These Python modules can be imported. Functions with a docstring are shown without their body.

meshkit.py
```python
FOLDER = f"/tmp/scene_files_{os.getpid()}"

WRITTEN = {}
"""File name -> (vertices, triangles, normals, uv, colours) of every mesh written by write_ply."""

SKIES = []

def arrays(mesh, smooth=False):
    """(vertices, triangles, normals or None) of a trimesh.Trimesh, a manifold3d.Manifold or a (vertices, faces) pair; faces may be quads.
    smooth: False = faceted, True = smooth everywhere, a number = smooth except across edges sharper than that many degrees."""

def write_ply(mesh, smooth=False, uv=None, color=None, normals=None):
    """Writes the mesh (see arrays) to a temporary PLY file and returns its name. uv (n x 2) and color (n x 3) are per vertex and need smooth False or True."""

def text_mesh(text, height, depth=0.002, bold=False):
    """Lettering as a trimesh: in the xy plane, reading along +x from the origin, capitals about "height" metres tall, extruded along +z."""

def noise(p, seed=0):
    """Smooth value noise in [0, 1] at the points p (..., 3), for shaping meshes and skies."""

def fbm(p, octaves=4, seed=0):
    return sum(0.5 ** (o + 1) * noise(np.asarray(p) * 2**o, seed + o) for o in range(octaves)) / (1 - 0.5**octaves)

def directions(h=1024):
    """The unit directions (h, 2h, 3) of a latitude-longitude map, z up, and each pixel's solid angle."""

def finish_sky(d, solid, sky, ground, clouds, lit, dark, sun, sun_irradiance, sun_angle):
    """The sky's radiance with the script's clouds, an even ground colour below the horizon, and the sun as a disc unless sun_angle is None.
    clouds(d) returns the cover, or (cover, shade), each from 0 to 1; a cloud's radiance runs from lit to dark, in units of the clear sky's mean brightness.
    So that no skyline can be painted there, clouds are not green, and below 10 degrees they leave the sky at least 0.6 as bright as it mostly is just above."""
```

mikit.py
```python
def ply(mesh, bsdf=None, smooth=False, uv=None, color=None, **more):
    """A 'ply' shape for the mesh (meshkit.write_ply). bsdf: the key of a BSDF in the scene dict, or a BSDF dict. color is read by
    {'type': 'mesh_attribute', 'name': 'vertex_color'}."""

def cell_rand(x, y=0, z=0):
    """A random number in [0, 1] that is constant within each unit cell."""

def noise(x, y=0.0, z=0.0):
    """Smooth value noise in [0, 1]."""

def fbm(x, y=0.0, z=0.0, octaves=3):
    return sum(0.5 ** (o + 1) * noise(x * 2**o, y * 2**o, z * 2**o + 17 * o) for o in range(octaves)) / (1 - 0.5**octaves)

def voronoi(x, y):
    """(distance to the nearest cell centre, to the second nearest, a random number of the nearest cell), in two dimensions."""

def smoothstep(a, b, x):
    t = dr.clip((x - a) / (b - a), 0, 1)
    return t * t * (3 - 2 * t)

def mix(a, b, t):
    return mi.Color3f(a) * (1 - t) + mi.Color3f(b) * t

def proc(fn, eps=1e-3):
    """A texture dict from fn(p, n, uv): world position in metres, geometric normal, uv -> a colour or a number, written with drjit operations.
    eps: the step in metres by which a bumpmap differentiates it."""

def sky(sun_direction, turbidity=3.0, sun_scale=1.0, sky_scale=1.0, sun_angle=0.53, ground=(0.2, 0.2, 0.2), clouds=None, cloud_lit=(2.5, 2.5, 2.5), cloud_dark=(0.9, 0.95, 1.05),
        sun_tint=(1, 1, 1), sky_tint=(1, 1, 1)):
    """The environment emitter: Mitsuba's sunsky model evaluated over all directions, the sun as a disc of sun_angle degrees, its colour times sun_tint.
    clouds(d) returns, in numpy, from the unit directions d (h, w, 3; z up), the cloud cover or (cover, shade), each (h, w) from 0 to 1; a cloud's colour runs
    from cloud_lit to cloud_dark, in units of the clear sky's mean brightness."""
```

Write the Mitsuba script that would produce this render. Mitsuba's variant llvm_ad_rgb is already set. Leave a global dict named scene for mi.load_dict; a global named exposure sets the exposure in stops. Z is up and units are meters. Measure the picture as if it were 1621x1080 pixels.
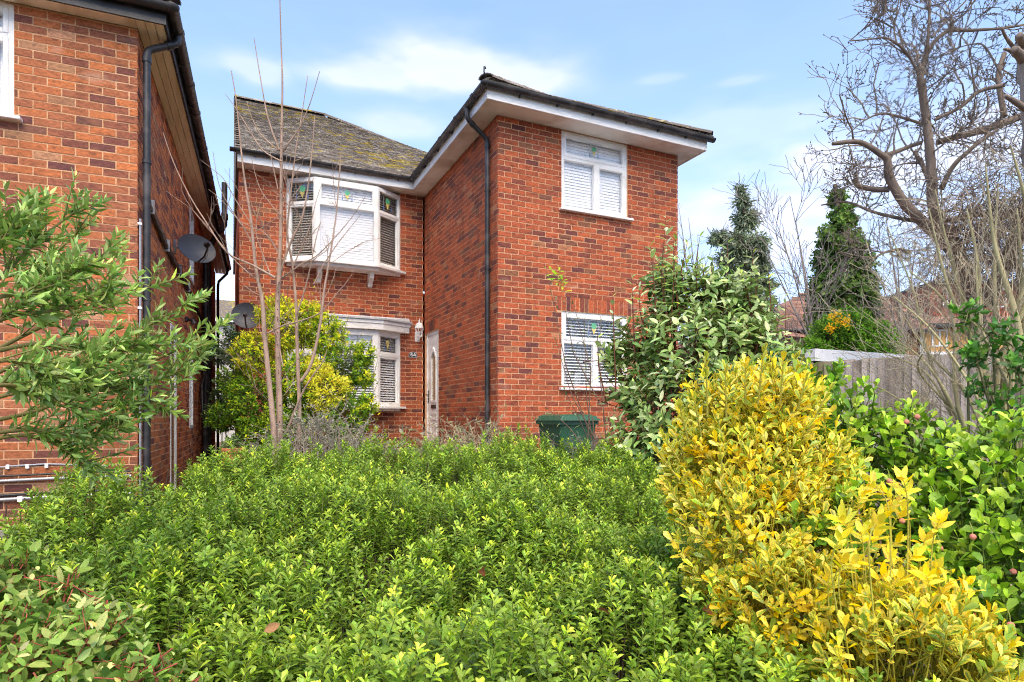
import math, random
import numpy as np, trimesh, mitsuba as mi, drjit as dr
from shapely.geometry import Polygon, Point, box as sbox
from shapely.ops import unary_union
import meshkit, mikit

# ------------------------------------------------------------------ camera, sky, exposure
# z = 0 is the photographer's eye level; +x runs along the brick house's front, +y away from the street.
T = mi.ScalarTransform4f
YAW = math.radians(24.9)                       # the camera looks this far to the right of +y
CS, SN = math.cos(YAW), math.sin(YAW)
FOCAL = 963.0 / 1621.0                         # in picture widths
scene, labels = {}, {}
scene['camera'] = {
    'type': 'perspective', 'fov': math.degrees(2 * math.atan(0.5 / FOCAL)), 'fov_axis': 'x',
    'near_clip': 0.05, 'far_clip': 3000.0, 'principal_point_offset_y': -120.0 / 1080.0,
    'to_world': T().look_at(origin=[0, 0, 0], target=[SN, CS, 0], up=[0, 0, 1]),
}
exposure = 3.15


def toward(px, py):
    x, z = (px - 810.5) / 963.0, (660.0 - py) / 963.0
    v = np.array([x * CS + SN, -x * SN + CS, z])
    return v / np.linalg.norm(v)


CLOUDS = [(715, 108, .12, .030, .95), (825, 116, .07, .028, .9), (585, 116, .075, .022, .8), (640, 190, .06, .018, .6), (395, 112, .045, .022, .55), (1300, 255, .075, .036, .9), (1420, 280, .12, .05, .9), (1180, 345, .11, .055, .8), (1260, 380, .10, .04, .8),
          (1560, 240, .14, .07, .8), (300, 420, .14, .06, .6), (1165, 128, .030, .006, .28), (1050, 122, .028, .006, .25), (1150, 215, .26, .035, .30)]


def cloud_cover(d):
    """Thin haze, a few small soft clouds ahead, and more of their kind all round."""
    x, y, z = d[..., 0], d[..., 1], np.maximum(d[..., 2], 0.0)
    q = np.stack([x * 2.0, y * 2.0, z * 5.5], -1)
    fine = meshkit.fbm(np.stack([x * 9, y * 9, z * 16], -1) + 3.7, 5, seed=11)
    haze = 0.50 * np.exp(-z / 0.20) + 0.10
    puff = meshkit.fbm(q * 1.9 + [3.1, 7.7, 1.3], 6, seed=11)
    ahead = np.clip((x * SN + y * CS - 0.35) / 0.3, 0, 1)
    c = np.clip((puff - 0.56) / 0.14, 0, 1) * 0.8 * (1 - ahead)
    wob = meshkit.fbm(np.stack([x * 5 + 1, y * 5, z * 10], -1), 4, seed=21) - .5
    wob2 = meshkit.fbm(np.stack([x * 5 + 9, y * 5, z * 10 + 4], -1), 4, seed=22) - .5
    soft = meshkit.fbm(np.stack([x * 14, y * 14, z * 34], -1), 5, seed=23)
    for px, py, rx, rz, k in CLOUDS:
        t = toward(px, py)
        side = np.array([t[1], -t[0], 0]) / math.hypot(t[0], t[1])
        up = np.cross(side, t)
        a, b = d @ side / rx + wob * 1.6, d @ up / rz + wob2 * 2.2
        b = np.where(b < 0, b * 1.3, b)
        g = np.exp(-.8 * (a ** 2 + b ** 2)) * (d @ t > 0)
        c = np.maximum(c, k * np.clip(g * 1.5 + (soft - .55) * 1.5 * np.clip(g * 3, 0, 1), 0, 1) ** 1.2)
    cover = 1 - (1 - c * .62) * (1 - haze)
    shade = np.clip(0.5 - (soft - 0.5) * 1.6, 0, 1) * 0.8
    return cover, shade


scene['sky'] = mikit.sky([-0.16, -0.74, 1.05], turbidity=3.0, sun_scale=0.40, sun_angle=50.0, sky_scale=1.10,
                         clouds=cloud_cover, cloud_lit=(1.50, 1.45, 1.54), cloud_dark=(1.18, 1.19, 1.34), sky_tint=(1.0, 1.0, 1.02), sun_tint=(1.0, 0.98, 0.95))

# ------------------------------------------------------------------ materials
P = mikit.proc
N, FBM, SS, MIX = mikit.noise, mikit.fbm, mikit.smoothstep, mikit.mix


def ramp(t, stops):
    col = mi.Color3f(stops[0][1])
    for (a, ca), (b, cb) in zip(stops[:-1], stops[1:]):
        k = dr.clip((t - a) / (b - a), 0, 1)
        col = dr.select(t > a, MIX(ca, cb, k), col)
    return col


def brick_colour(p, n, uv):
    warm = SS(0.9, 1.1, uv.y)                       # uv.y over 1: the neighbour's browner bricks
    r = uv.x
    a = ramp(r, [(0, (.45, .115, .045)), (.25, (.40, .10, .042)), (.48, (.34, .09, .040)), (.70, (.28, .078, .042)), (.82, (.20, .060, .040)), (.91, (.135, .048, .044)), (.96, (.25, .11, .055)), (1, (.46, .20, .10))])
    b = ramp(r, [(0, (.50, .17, .060)), (.22, (.44, .15, .058)), (.44, (.38, .14, .062)), (.64, (.31, .115, .060)), (.80, (.22, .080, .052)), (.91, (.14, .055, .050)), (.96, (.36, .19, .095)), (1, (.48, .25, .14))])
    c = MIX(a, b, warm)
    g = FBM(p.x * 46 + p.y * 9, p.y * 40, p.z * 60, octaves=3)
    m = FBM(p.x * 7 + uv.x * 31, p.y * 7, p.z * 11, octaves=2)
    c = c * (0.48 + 1.04 * g)
    c = MIX(c, mi.Color3f(.42, .17, .075), SS(.58, .85, m) * 0.35)
    c = MIX(c, mi.Color3f(.055, .03, .03), SS(.60, .82, FBM(p.x * 13 + 7, p.y * 13, p.z * 22, octaves=2)) * 0.4)
    run = SS(.55, .80, FBM(p.x * 6 + 3, p.y * 6, p.z * .55, octaves=3))          # rain streaks
    c = c * mi.Color3f(1.0, .94, .95) * (1.02 - .22 * run)
    damp = SS(.4, -.9, p.z + 1.1 * (N(p.x * 1.7, p.y * 1.7, p.z * 1.7) - .5))      # damp and lime near the ground
    c = MIX(c, c * mi.Color3f(.62, .66, .68), damp * .7)
    lime = SS(.66, .84, FBM(p.x * 3.3 + 9, p.y * 3.3, p.z * 4.5, octaves=4))
    return MIX(c, mi.Color3f(.50, .34, .26), lime * .45)


def mortar_colour(p, n, uv):
    g = FBM(p.x * 80, p.y * 80, p.z * 80, octaves=2)
    m = FBM(p.x * 2.1, p.y * 2.1, p.z * 2.1, octaves=2)
    return MIX(mi.Color3f(.52, .29, .155), mi.Color3f(.70, .44, .26), m) * (0.75 + 0.5 * g)


def tile_colour(p, n, uv):
    c = ramp(uv.x, [(0, (.115, .097, .083)), (.35, (.16, .138, .118)), (.7, (.20, .178, .155)), (.9, (.28, .255, .225)), (1, (.105, .075, .06))])
    g = FBM(p.x * 30, p.y * 30, p.z * 30, octaves=3)
    c = c * (0.6 + 0.8 * g)
    big = FBM(p.x * 0.55 + 2, p.y * 0.4, p.z * 0.55, octaves=2)
    fine = FBM(p.x * 7 + 3, p.y * 7, p.z * 9, octaves=3)
    moss = SS(.68, .75, fine * 0.62 + big * 0.42 + 0.02)
    c = MIX(c, mi.Color3f(.33, .25, .02), moss * 0.8)
    lich = SS(.70, .76, FBM(p.x * 15 + 11, p.y * 15, p.z * 15, octaves=2))
    return MIX(c, mi.Color3f(.52, .47, .30), lich * 0.6)


def red_tile_colour(p, n, uv):
    c = ramp(uv.x, [(0, (.20, .10, .072)), (.5, (.26, .145, .105)), (1, (.16, .095, .075))])
    return c * (0.55 + 0.9 * FBM(p.x * 3, p.y * 3, p.z * 8, octaves=3))


def fence_colour(p, n, uv):
    c = ramp(uv.x, [(0, (.36, .295, .235)), (.4, (.50, .43, .36)), (.75, (.62, .545, .465)), (.93, (.48, .41, .335)), (1, (.24, .19, .145))])
    g = FBM(p.y * 75 + uv.x * 50, p.x * 75, p.z * 2.6, octaves=3)
    c = c * (0.55 + 0.9 * g)
    st = SS(.56, .78, FBM(p.y * 14 + uv.x * 90, p.x * 5, p.z * 3.2, octaves=3))
    c = MIX(c, mi.Color3f(.10, .09, .06), st * 0.6)
    alg = SS(.52, .75, FBM(p.y * 2.1, p.x * 2, p.z * 1.7 + 4, octaves=2))
    return MIX(c, c * mi.Color3f(.80, .86, .55), alg)


def soil_colour(p, n, uv):
    return MIX(mi.Color3f(.055, .04, .028), mi.Color3f(.13, .10, .075), FBM(p.x * 6, p.y * 6, p.z * 6, octaves=4))


def paving_colour(p, n, uv):
    return MIX(mi.Color3f(.20, .18, .16), mi.Color3f(.34, .31, .28), FBM(p.x * 4, p.y * 4, p.z * 4, octaves=4))


def upvc_colour(p, n, uv):
    d = FBM(p.x * 3.1, p.y * 3.1, p.z * 5.0, octaves=3)
    return MIX(mi.Color3f(.80, .80, .79), mi.Color3f(.70, .69, .66), SS(.45, .8, d))


def soffit_colour(p, n, uv):
    d = FBM(p.x * 2.3, p.y * 2.3, p.z * 4, octaves=4)
    return MIX(mi.Color3f(.80, .78, .74), mi.Color3f(.58, .53, .46), SS(.42, .78, d))


def old_soffit_colour(p, n, uv):
    d = FBM(p.x * 9, p.y * 1.1, p.z * 4, octaves=4)
    return MIX(mi.Color3f(.84, .74, .56), mi.Color3f(.60, .48, .31), SS(.42, .74, d))


def black_colour(p, n, uv):
    d = FBM(p.x * 6, p.y * 6, p.z * 6, octaves=3)
    return MIX(mi.Color3f(.022, .021, .023), mi.Color3f(.075, .066, .066), SS(.42, .8, d))


def lead_colour(p, n, uv):
    return MIX(mi.Color3f(.34, .36, .39), mi.Color3f(.50, .51, .53), FBM(p.x * 5, p.y * 5, p.z * 5, octaves=3))


def mat(key, colour, rough=0.7, spec=0.5, **more):
    col = P(colour) if callable(colour) else {'type': 'rgb', 'value': list(colour)}
    b = {'type': 'principled', 'base_color': col, 'roughness': rough, 'specular': spec, **more}
    scene[key] = {'type': 'twosided', 'bsdf': b}
    return key


mat('m_brick', brick_colour, .85, .3)
mat('m_mortar', mortar_colour, .95, .2)
mat('m_tile', tile_colour, .9, .25)
mat('m_red_tile', red_tile_colour, .85, .3)
mat('m_fence', fence_colour, .92, .2)
mat('m_soil', soil_colour, .97, .1)
mat('m_paving', paving_colour, .92, .2)
mat('m_upvc', upvc_colour, .32, .5)
mat('m_soffit', soffit_colour, .6, .4)
mat('m_old_soffit', old_soffit_colour, .7, .3)
mat('m_black', black_colour, .42, .5)
mat('m_lead', lead_colour, .6, .4)
mat('m_dish', (.060, .063, .074), .5, .5)
mat('m_slat', (.86, .87, .88), .45, .4)
mat('m_slat_grey', (.56, .55, .51), .5, .4)
mat('m_room', (.27, .25, .20), .9, .2)
mat('m_bin', (.022, .092, .048), .38, .5)
mat('m_white_metal', (.85, .85, .84), .4, .5)
mat('m_render', (.62, .36, .13), .9, .2)
mat('m_plain_brick', (.30, .085, .05), .9, .2)
mat('m_brown_brick', (.23, .12, .06), .9, .2)
mat('m_green_glass', (.10, .42, .22), .2, .6)
mat('m_yellow_glass', (.62, .52, .16), .2, .6)
mat('m_blue_glass', (.10, .17, .40), .2, .6)
mat('m_amber', (.30, .19, .09), .25, .5)
mat('m_terracotta', (.42, .14, .07), .85, .3)
mat('m_galvanised', (.42, .42, .43), .45, .5, metallic=.6)
scene['m_glass'] = {'type': 'thindielectric', 'int_ior': 1.5}
# foliage, bark and dry stems take their colour from the mesh: one colour per leaf
# (kept in uv: u = red, v = green + 2 k with blue = green * k / 20, so that all of a BSDF's meshes can be joined)
def leaf_colour(p, n, uv):
    k = dr.floor(uv.y * .5)
    g = uv.y - 2 * k
    return mi.Color3f(uv.x, g, g * k * .05)


VC = P(leaf_colour)
scene['m_leaf'] = {'type': 'principledthin', 'base_color': VC, 'roughness': .42, 'diff_trans': .55, 'spec_trans': 0.0, 'eta': 1.4}
scene['m_gloss_leaf'] = {'type': 'blendbsdf', 'weight': .35, 'bsdf_0': {'type': 'twosided', 'bsdf': {'type': 'principled', 'base_color': VC, 'roughness': .36, 'specular': .6}},
                         'bsdf_1': {'type': 'principledthin', 'base_color': VC, 'roughness': .5, 'diff_trans': 1.1, 'spec_trans': 0.0}}
scene['m_bark'] = {'type': 'twosided', 'bsdf': {'type': 'principled', 'base_color': VC, 'roughness': .8, 'specular': .3}}

# ------------------------------------------------------------------ naming and mesh helpers
frame = [np.eye(4)]                                # where the thing being built stands


def numbered(key):
    if key not in scene and key not in labels:
        return key
    k = 1
    while f'{key}_{k:03d}' in scene or f'{key}_{k:03d}' in labels:
        k += 1
    return f'{key}_{k:03d}'


counts = {}


def put(name, mesh, bsdf, parent=None, smooth=False, uv=None, color=None, stuff=False):
    key = name if parent is None else parent + '__' + name
    c = counts.get(key, 0)
    counts[key] = c + 1
    if c:
        key = f'{key}_{c:03d}'
    if isinstance(mesh, (list, tuple)) and not isinstance(mesh[0], np.ndarray):
        mesh = trimesh.util.concatenate([m for m in mesh])
    v, f = (np.asarray(mesh.vertices), np.asarray(mesh.faces)) if hasattr(mesh, 'vertices') else (np.asarray(mesh[0]), np.asarray(mesh[1]))
    M = frame[0]
    v = v @ M[:3, :3].T + M[:3, 3]
    if color is not None:
        c = np.clip(np.asarray(color, float), .002, .97)
        uv = np.stack([c[:, 0], c[:, 1] + 2 * np.clip(np.round(20 * c[:, 2] / c[:, 1]), 0, 40)], -1)
    scene[key] = mikit.ply((v, f), bsdf, smooth=smooth, uv=uv)
    if stuff:
        labels.setdefault(key, {})['kind'] = 'stuff'
    return key


def thing(name, label, category, group=None):
    c = counts.get(name, 0)
    counts[name] = c + 1
    key = f'{name}_{c:03d}' if c else name
    labels[key] = {'label': label, 'category': category}
    if group:
        labels[key]['group'] = group
    return key


def tag(key, label, category=None, group=None, kind=None):
    d = labels.setdefault(key, {})
    for a, b in (('label', label), ('category', category), ('group', group), ('kind', kind)):
        if b:
            d[a] = b
    return key


def bx(x0, x1, y0, y1, z0, z1, chamfer=0.0):
    if chamfer:
        import manifold3d as m3
        pts = []
        for x in (x0, x1):
            for y in (y0, y1):
                for z in (z0, z1):
                    for k in range(3):
                        q = [x, y, z]
                        for j, (a, b) in enumerate(((x0, x1), (y0, y1), (z0, z1))):
                            if j != k:
                                q[j] += chamfer if q[j] == a else -chamfer
                        pts.append(q)
        m = m3.Manifold.hull_points(np.array(pts, np.float32)).to_mesh()
        return trimesh.Trimesh(m.vert_properties[:, :3], m.tri_verts, process=False)
    m = trimesh.creation.box((x1 - x0, y1 - y0, z1 - z0))
    m.apply_translation(((x0 + x1) / 2, (y0 + y1) / 2, (z0 + z1) / 2))
    return m


def axes(O, U, Nn):
    """A frame at O: u to the right, n outwards, z up."""
    M = np.eye(4)
    M[:3, 0], M[:3, 1], M[:3, 2], M[:3, 3] = U, Nn, (0, 0, 1), O
    return M


def moved(m, M):
    m = m.copy()
    m.apply_transform(M)
    if np.linalg.det(M[:3, :3]) < 0:
        m.invert()
    return m


def tube(points, radii, sides=8, caps=True):
    """A tube through the points, its radius given at each."""
    p = np.asarray(points, float)
    r = np.broadcast_to(np.asarray(radii, float), (len(p),))
    t = np.gradient(p, axis=0)
    t /= np.linalg.norm(t, axis=1, keepdims=True) + 1e-12
    a = np.cross(t[0], [0.31, 0.17, 0.93] if abs(t[0][2]) < .9 else [1, 0.1, 0])
    rows = []
    for i in range(len(p)):
        a = a - t[i] * (a @ t[i])
        a /= np.linalg.norm(a) + 1e-12
        b = np.cross(t[i], a)
        ang = np.arange(sides) * 2 * np.pi / sides
        rows.append(p[i] + r[i] * (np.cos(ang)[:, None] * a + np.sin(ang)[:, None] * b))
    v = np.vstack(rows)
    f = []
    for i in range(len(p) - 1):
        for k in range(sides):
            a0, a1 = i * sides + k, i * sides + (k + 1) % sides
            f += [[a0, a1, a1 + sides], [a0, a1 + sides, a0 + sides]]
    if caps:
        n = len(v)
        v = np.vstack([v, p[:1], p[-1:]])
        for k in range(sides):
            f.append([n, (k + 1) % sides, k])
            f.append([n + 1, n - sides + k, n - sides + (k + 1) % sides])
    return trimesh.Trimesh(v, np.array(f), process=False)


def extrude(poly, depth):
    return trimesh.creation.extrude_polygon(poly, depth, engine='earcut')


def along_path(profile, length):
    """The profile polygon (in its x = out, y = up) extruded along +u; u, n, z order."""
    m = extrude(profile, length)
    v = m.vertices.copy()
    m.vertices = np.stack([v[:, 2], v[:, 0], v[:, 1]], 1)
    return m


def lathe(profile, sides=20):
    return trimesh.creation.revolve(np.asarray(profile, float), sections=sides)


def depth_of(p):
    return p[..., 0] * SN + p[..., 1] * CS
# ------------------------------------------------------------------ brickwork
COURSE, BRICK = 0.0795, 0.225
BOXF = np.array([[0, 1, 3], [0, 3, 2], [4, 0, 2], [4, 2, 6], [1, 5, 7], [1, 7, 3], [2, 3, 7], [2, 7, 6], [4, 5, 1], [4, 1, 0]])   # front and four sides
bricks = []                                        # (wall key, corners, uv) of the house being built


def screen(p):
    """Where a point shows, in widths of the picture: used only to choose which pieces are large enough to be entries of their own."""
    d = p @ [SN, CS, 0]
    return np.stack([p @ [CS, -SN, 0] / d * FOCAL + .5, .407 - p[..., 2] / d * FOCAL], -1), d


def brick_wall(parent, M, u0, u1, z0, z1, openings, rng, tone=0.0, phase=0.0, thick=0.10, soldiers=()):
    """A wall in the frame M (u right, n out, z up): a mortar slab with the openings left out, and every brick proud of its joints."""
    poly = sbox(u0 + .008, z0, u1 - .008, z1)
    for o in openings:
        poly = poly.difference(sbox(o[0], o[2], o[1], o[3]))
    m = extrude(poly, thick)
    v = m.vertices.copy()
    m.vertices = np.stack([v[:, 0], -v[:, 2] - 0.0045, v[:, 1]], 1)
    m.invert()
    m = moved(m, M)
    m.fix_normals()
    wall = put('wall', m, 'm_mortar', parent)
    k0 = math.floor(z0 / COURSE)
    todo = []
    for k in range(k0, math.ceil(z1 / COURSE)):
        za, zb = max(k * COURSE + .0065, z0), min((k + 1) * COURSE - .0065, z1)
        if zb - za < .02:
            continue
        u = u0 - BRICK + ((phase + (k % 2) * BRICK / 2) % BRICK)
        while u < u1:
            todo.append((u + .0062, u + BRICK - .0062, za, zb))
            u += BRICK
    cut = list(openings) + [s[:4] for s in soldiers]
    pieces = []
    for a, b, za, zb in todo:
        spans = [(max(a, u0 + .001), min(b, u1 - .001))]
        for o in cut:
            if o[2] < (za + zb) / 2 < o[3]:
                new = []
                for s, e in spans:
                    if e <= o[0] or s >= o[1]:
                        new.append((s, e))
                    else:
                        if s < o[0]:
                            new.append((s, o[0] - .004))
                        if e > o[1]:
                            new.append((o[1] + .004, e))
                spans = new
        pieces += [(s, e, za, zb) for s, e in spans if e - s > .02]
    for s0, s1, za, zb in [s[:4] for s in soldiers]:
        n = max(1, round((s1 - s0) / .0795))
        w = (s1 - s0) / n
        pieces += [(s0 + i * w + .005, s0 + (i + 1) * w - .005, za + .004, zb - .004) for i in range(n)]
    for s, e, za, zb in pieces:
        r = rng.uniform(-1, 1, 9)
        n0 = r[0] * .0018
        c = np.array([[x + r[1 + i] * .0014, n0 + r[5] * .001 * (1 if x == s else -1) if nn == 0 else -0.02, z + r[6 + i % 3] * .0014]
                      for i, (x, z, nn) in enumerate([(s, za, 0), (e, za, 0), (s, zb, 0), (e, zb, 0), (s, za, 1), (e, za, 1), (s, zb, 1), (e, zb, 1)])])
        V = c @ M[:3, :3].T + M[:3, 3]
        bricks.append((wall, V, (rng.random(), tone + rng.random() * .5)))
    return wall


def finish_bricks(most=300, shows=lambda q: True):
    F = frame[0]
    rank = []
    for i, (w, V, t) in enumerate(bricks):
        Vw = V[:4] @ F[:3, :3].T + F[:3, 3]
        q, d = screen(Vw)
        s = 0.0
        if (d > .1).all() and q[:, 0].min() > 0 and q[:, 0].max() < 1 and q[:, 1].min() > 0 and shows(q.mean(0)):
            e1, e2 = q[1] - q[0], q[2] - q[0]
            s = e1[0] * e2[1] - e1[1] * e2[0]
            s = abs(s)
        rank.append(s)
    big = set(np.argsort(-np.array(rank))[:most].tolist())
    rest = {}
    for i, (w, V, t) in enumerate(bricks):
        if i in big:
            put('brick', (V, BOXF), 'm_brick', w, uv=np.tile(t, (8, 1)))
        else:
            rest.setdefault(w, []).append((V, t))
    for w, found in rest.items():
        n = len(found)
        V = np.vstack([x[0] for x in found])
        Fa = (BOXF[None] + np.arange(n)[:, None, None] * 8).reshape(-1, 3)
        put('brickwork', (V, Fa), 'm_brick', w, uv=np.repeat(np.array([x[1] for x in found]), 8, 0), stuff=True)
    bricks.clear()


# ------------------------------------------------------------------ windows
def ring(u0, u1, z0, z1, w, n0, n1, bottom=None):
    b = w if bottom is None else bottom
    return [bx(u0, u0 + w, n0, n1, z0, z1, .006), bx(u1 - w, u1, n0, n1, z0, z1, .006),
            bx(u0 + w, u1 - w, n0 + .001, n1 - .001, z0, z0 + b), bx(u0 + w, u1 - w, n0 + .001, n1 - .001, z1 - w, z1)]


def light(win, M, u0, u1, z0, z1, sash=True, blind=None, motif=None, rng=None, tilt=62, pitch=.046, lead=False):
    """One light of a window: its sash, pane and what hangs behind it."""
    w = .045 if sash else .012
    if sash:
        put('casement', [moved(m, M) for m in ring(u0, u1, z0, z1, w, -.075, -.012)], 'm_upvc', win)
    a, b, c, d = u0 + w, u1 - w, z0 + w, z1 - w
    put('pane', moved(trimesh.Trimesh([[a, -.05, c], [b, -.05, c], [b, -.05, d], [a, -.05, d]], [[0, 1, 2], [0, 2, 3]], process=False), M), 'm_glass', win)
    if blind:
        n = int((z1 - z0 + .04) / pitch)
        ca, sa = math.cos(math.radians(tilt)) * .025, math.sin(math.radians(tilt)) * .025
        for i in range(n):
            z = z1 + .02 - (i + .5) * pitch
            e = rng.uniform(-.0015, .0015, 2)
            s = np.array([[u0 - .015, -.115 - ca, z + sa + e[0]], [u1 + .015, -.115 - ca, z + sa + e[1]], [u1 + .015, -.115 + ca, z - sa + e[1]], [u0 - .015, -.115 + ca, z - sa + e[0]]])
            up = np.array([0, .0016, .0016])
            v = np.vstack([s, s + up])
            f = [[0, 1, 2], [0, 2, 3], [4, 6, 5], [4, 7, 6], [0, 4, 5], [0, 5, 1], [3, 2, 6], [3, 6, 7]]
            put('slat', moved(trimesh.Trimesh(v, f, process=False), M), blind, win)
        for uu in (u0 + .18 * (u1 - u0), u0 + .82 * (u1 - u0)):
            put('blind_cord', moved(bx(uu - .002, uu + .002, -.1385, -.1365, z0, z1), M), 'm_slat_grey', win)
    if lead:
        bars = [bx(a, b, -.049, -.046, c + (d - c) * k, c + (d - c) * k + .006) for k in (.33, .66)]
        bars += [bx(a + (b - a) * k, a + (b - a) * k + .006, -.0485, -.0462, c, d) for k in (.3, .7)]
        put('leading', [moved(m, M) for m in bars], 'm_black', win)
    if motif:
        cu, cz, h = (a + b) / 2, (c + d) / 2, (d - c) * .86
        top, tail, drops = motif
        t = np.linspace(0, 2 * np.pi, 14, endpoint=False)
        def flat(pts, n):
            g = extrude(Polygon(pts), .002)
            q = g.vertices.copy()
            g.vertices = np.stack([q[:, 0], q[:, 2] + n, q[:, 1]], 1)
            g.invert()
            return moved(g, M)
        put('stained_glass', flat([(cu + .19 * h * math.cos(x) * (1 + .12 * math.cos(3 * x)), cz + .20 * h + .18 * h * math.sin(x)) for x in t], -.047), top, win)
        put('stained_glass', flat([(cu - .17 * h, cz + .06 * h), (cu, cz - .36 * h), (cu + .17 * h, cz + .06 * h), (cu, cz + .0 * h)], -.0465), tail, win)
        if drops:
            for sgn in (-1, 1):
                x = cu + sgn * .36 * h
                put('stained_glass', flat([(x - .045 * h, cz - .30 * h), (x, cz - .46 * h), (x + .045 * h, cz - .30 * h), (x, cz - .05 * h)], -.0465), drops, win)
                put('leading', moved(bx(x - .004, x + .004, -.0488, -.0474, c, d), M), 'm_lead', win)


def sill(win, M, u0, u1, z, out=.07, th=.035, bsdf='m_upvc'):
    put('sill', moved(bx(u0, u1, -.03, out, z - th, z, .005), M), bsdf, win)


def room(win, M, u0, u1, z0, z1, deep=.9):
    """The dark room behind a window: five sides, open to the glass."""
    a, b, c, d = u0 - .3, u1 + .3, z0 - .3, z1 + .2
    n0 = -.16
    v = [[a, n0, c], [b, n0, c], [b, n0, d], [a, n0, d], [a, n0 - deep, c], [b, n0 - deep, c], [b, n0 - deep, d], [a, n0 - deep, d]]
    f = [[4, 5, 6], [4, 6, 7], [0, 4, 7], [0, 7, 3], [1, 2, 6], [1, 6, 5], [0, 1, 5], [0, 5, 4], [3, 7, 6], [3, 6, 2]]
    put('room', moved(trimesh.Trimesh(v, f, process=False), M), 'm_room', win)


# ------------------------------------------------------------------ roofs and rainwater goods
def tile_plane(roof, name, O, U, S, poly, rng, bsdf='m_tile', w=.168, gauge=.105, store=None):
    """Plain tiles laid in rows over poly, given in (u along the eaves, s up the slope)."""
    Nn = np.cross(U, S)
    x0, y0, x1, y1 = poly.bounds
    out = []
    for j in range(int(y1 / gauge) + 1):
        s = j * gauge
        u = x0 - (w / 2 if j % 2 else 0)
        while u < x1:
            if poly.contains(Point(u + w / 2, min(s + gauge * .45, y1 - 1e-3))):
                r = rng.uniform(-1, 1, 6)
                a, b = u + .0015 + .001 * r[0], u + w - .0015
                lo, hi = s + .003 * r[1], s + gauge * 1.25
                t0, t1 = .030 + .0035 * r[2], .030 + .0035 * r[3]
                q = [(a, lo, t0), (b, lo, t1), (a, hi, .014), (b, hi, .014), (a, lo, t0 - .014), (b, lo, t1 - .014), (a, hi, .004), (b, hi, .004)]
                V = np.array([O + U * x + S * y + Nn * z for x, y, z in q])
                out.append((V, (rng.random(), 0.0)))
            u += w
    (store if store is not None else []).extend((name, x) for x in out)
    return out


TILEF = np.array([[0, 1, 3], [0, 3, 2], [4, 5, 1], [4, 1, 0], [4, 0, 2], [4, 2, 6], [1, 5, 7], [1, 7, 3]])


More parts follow.
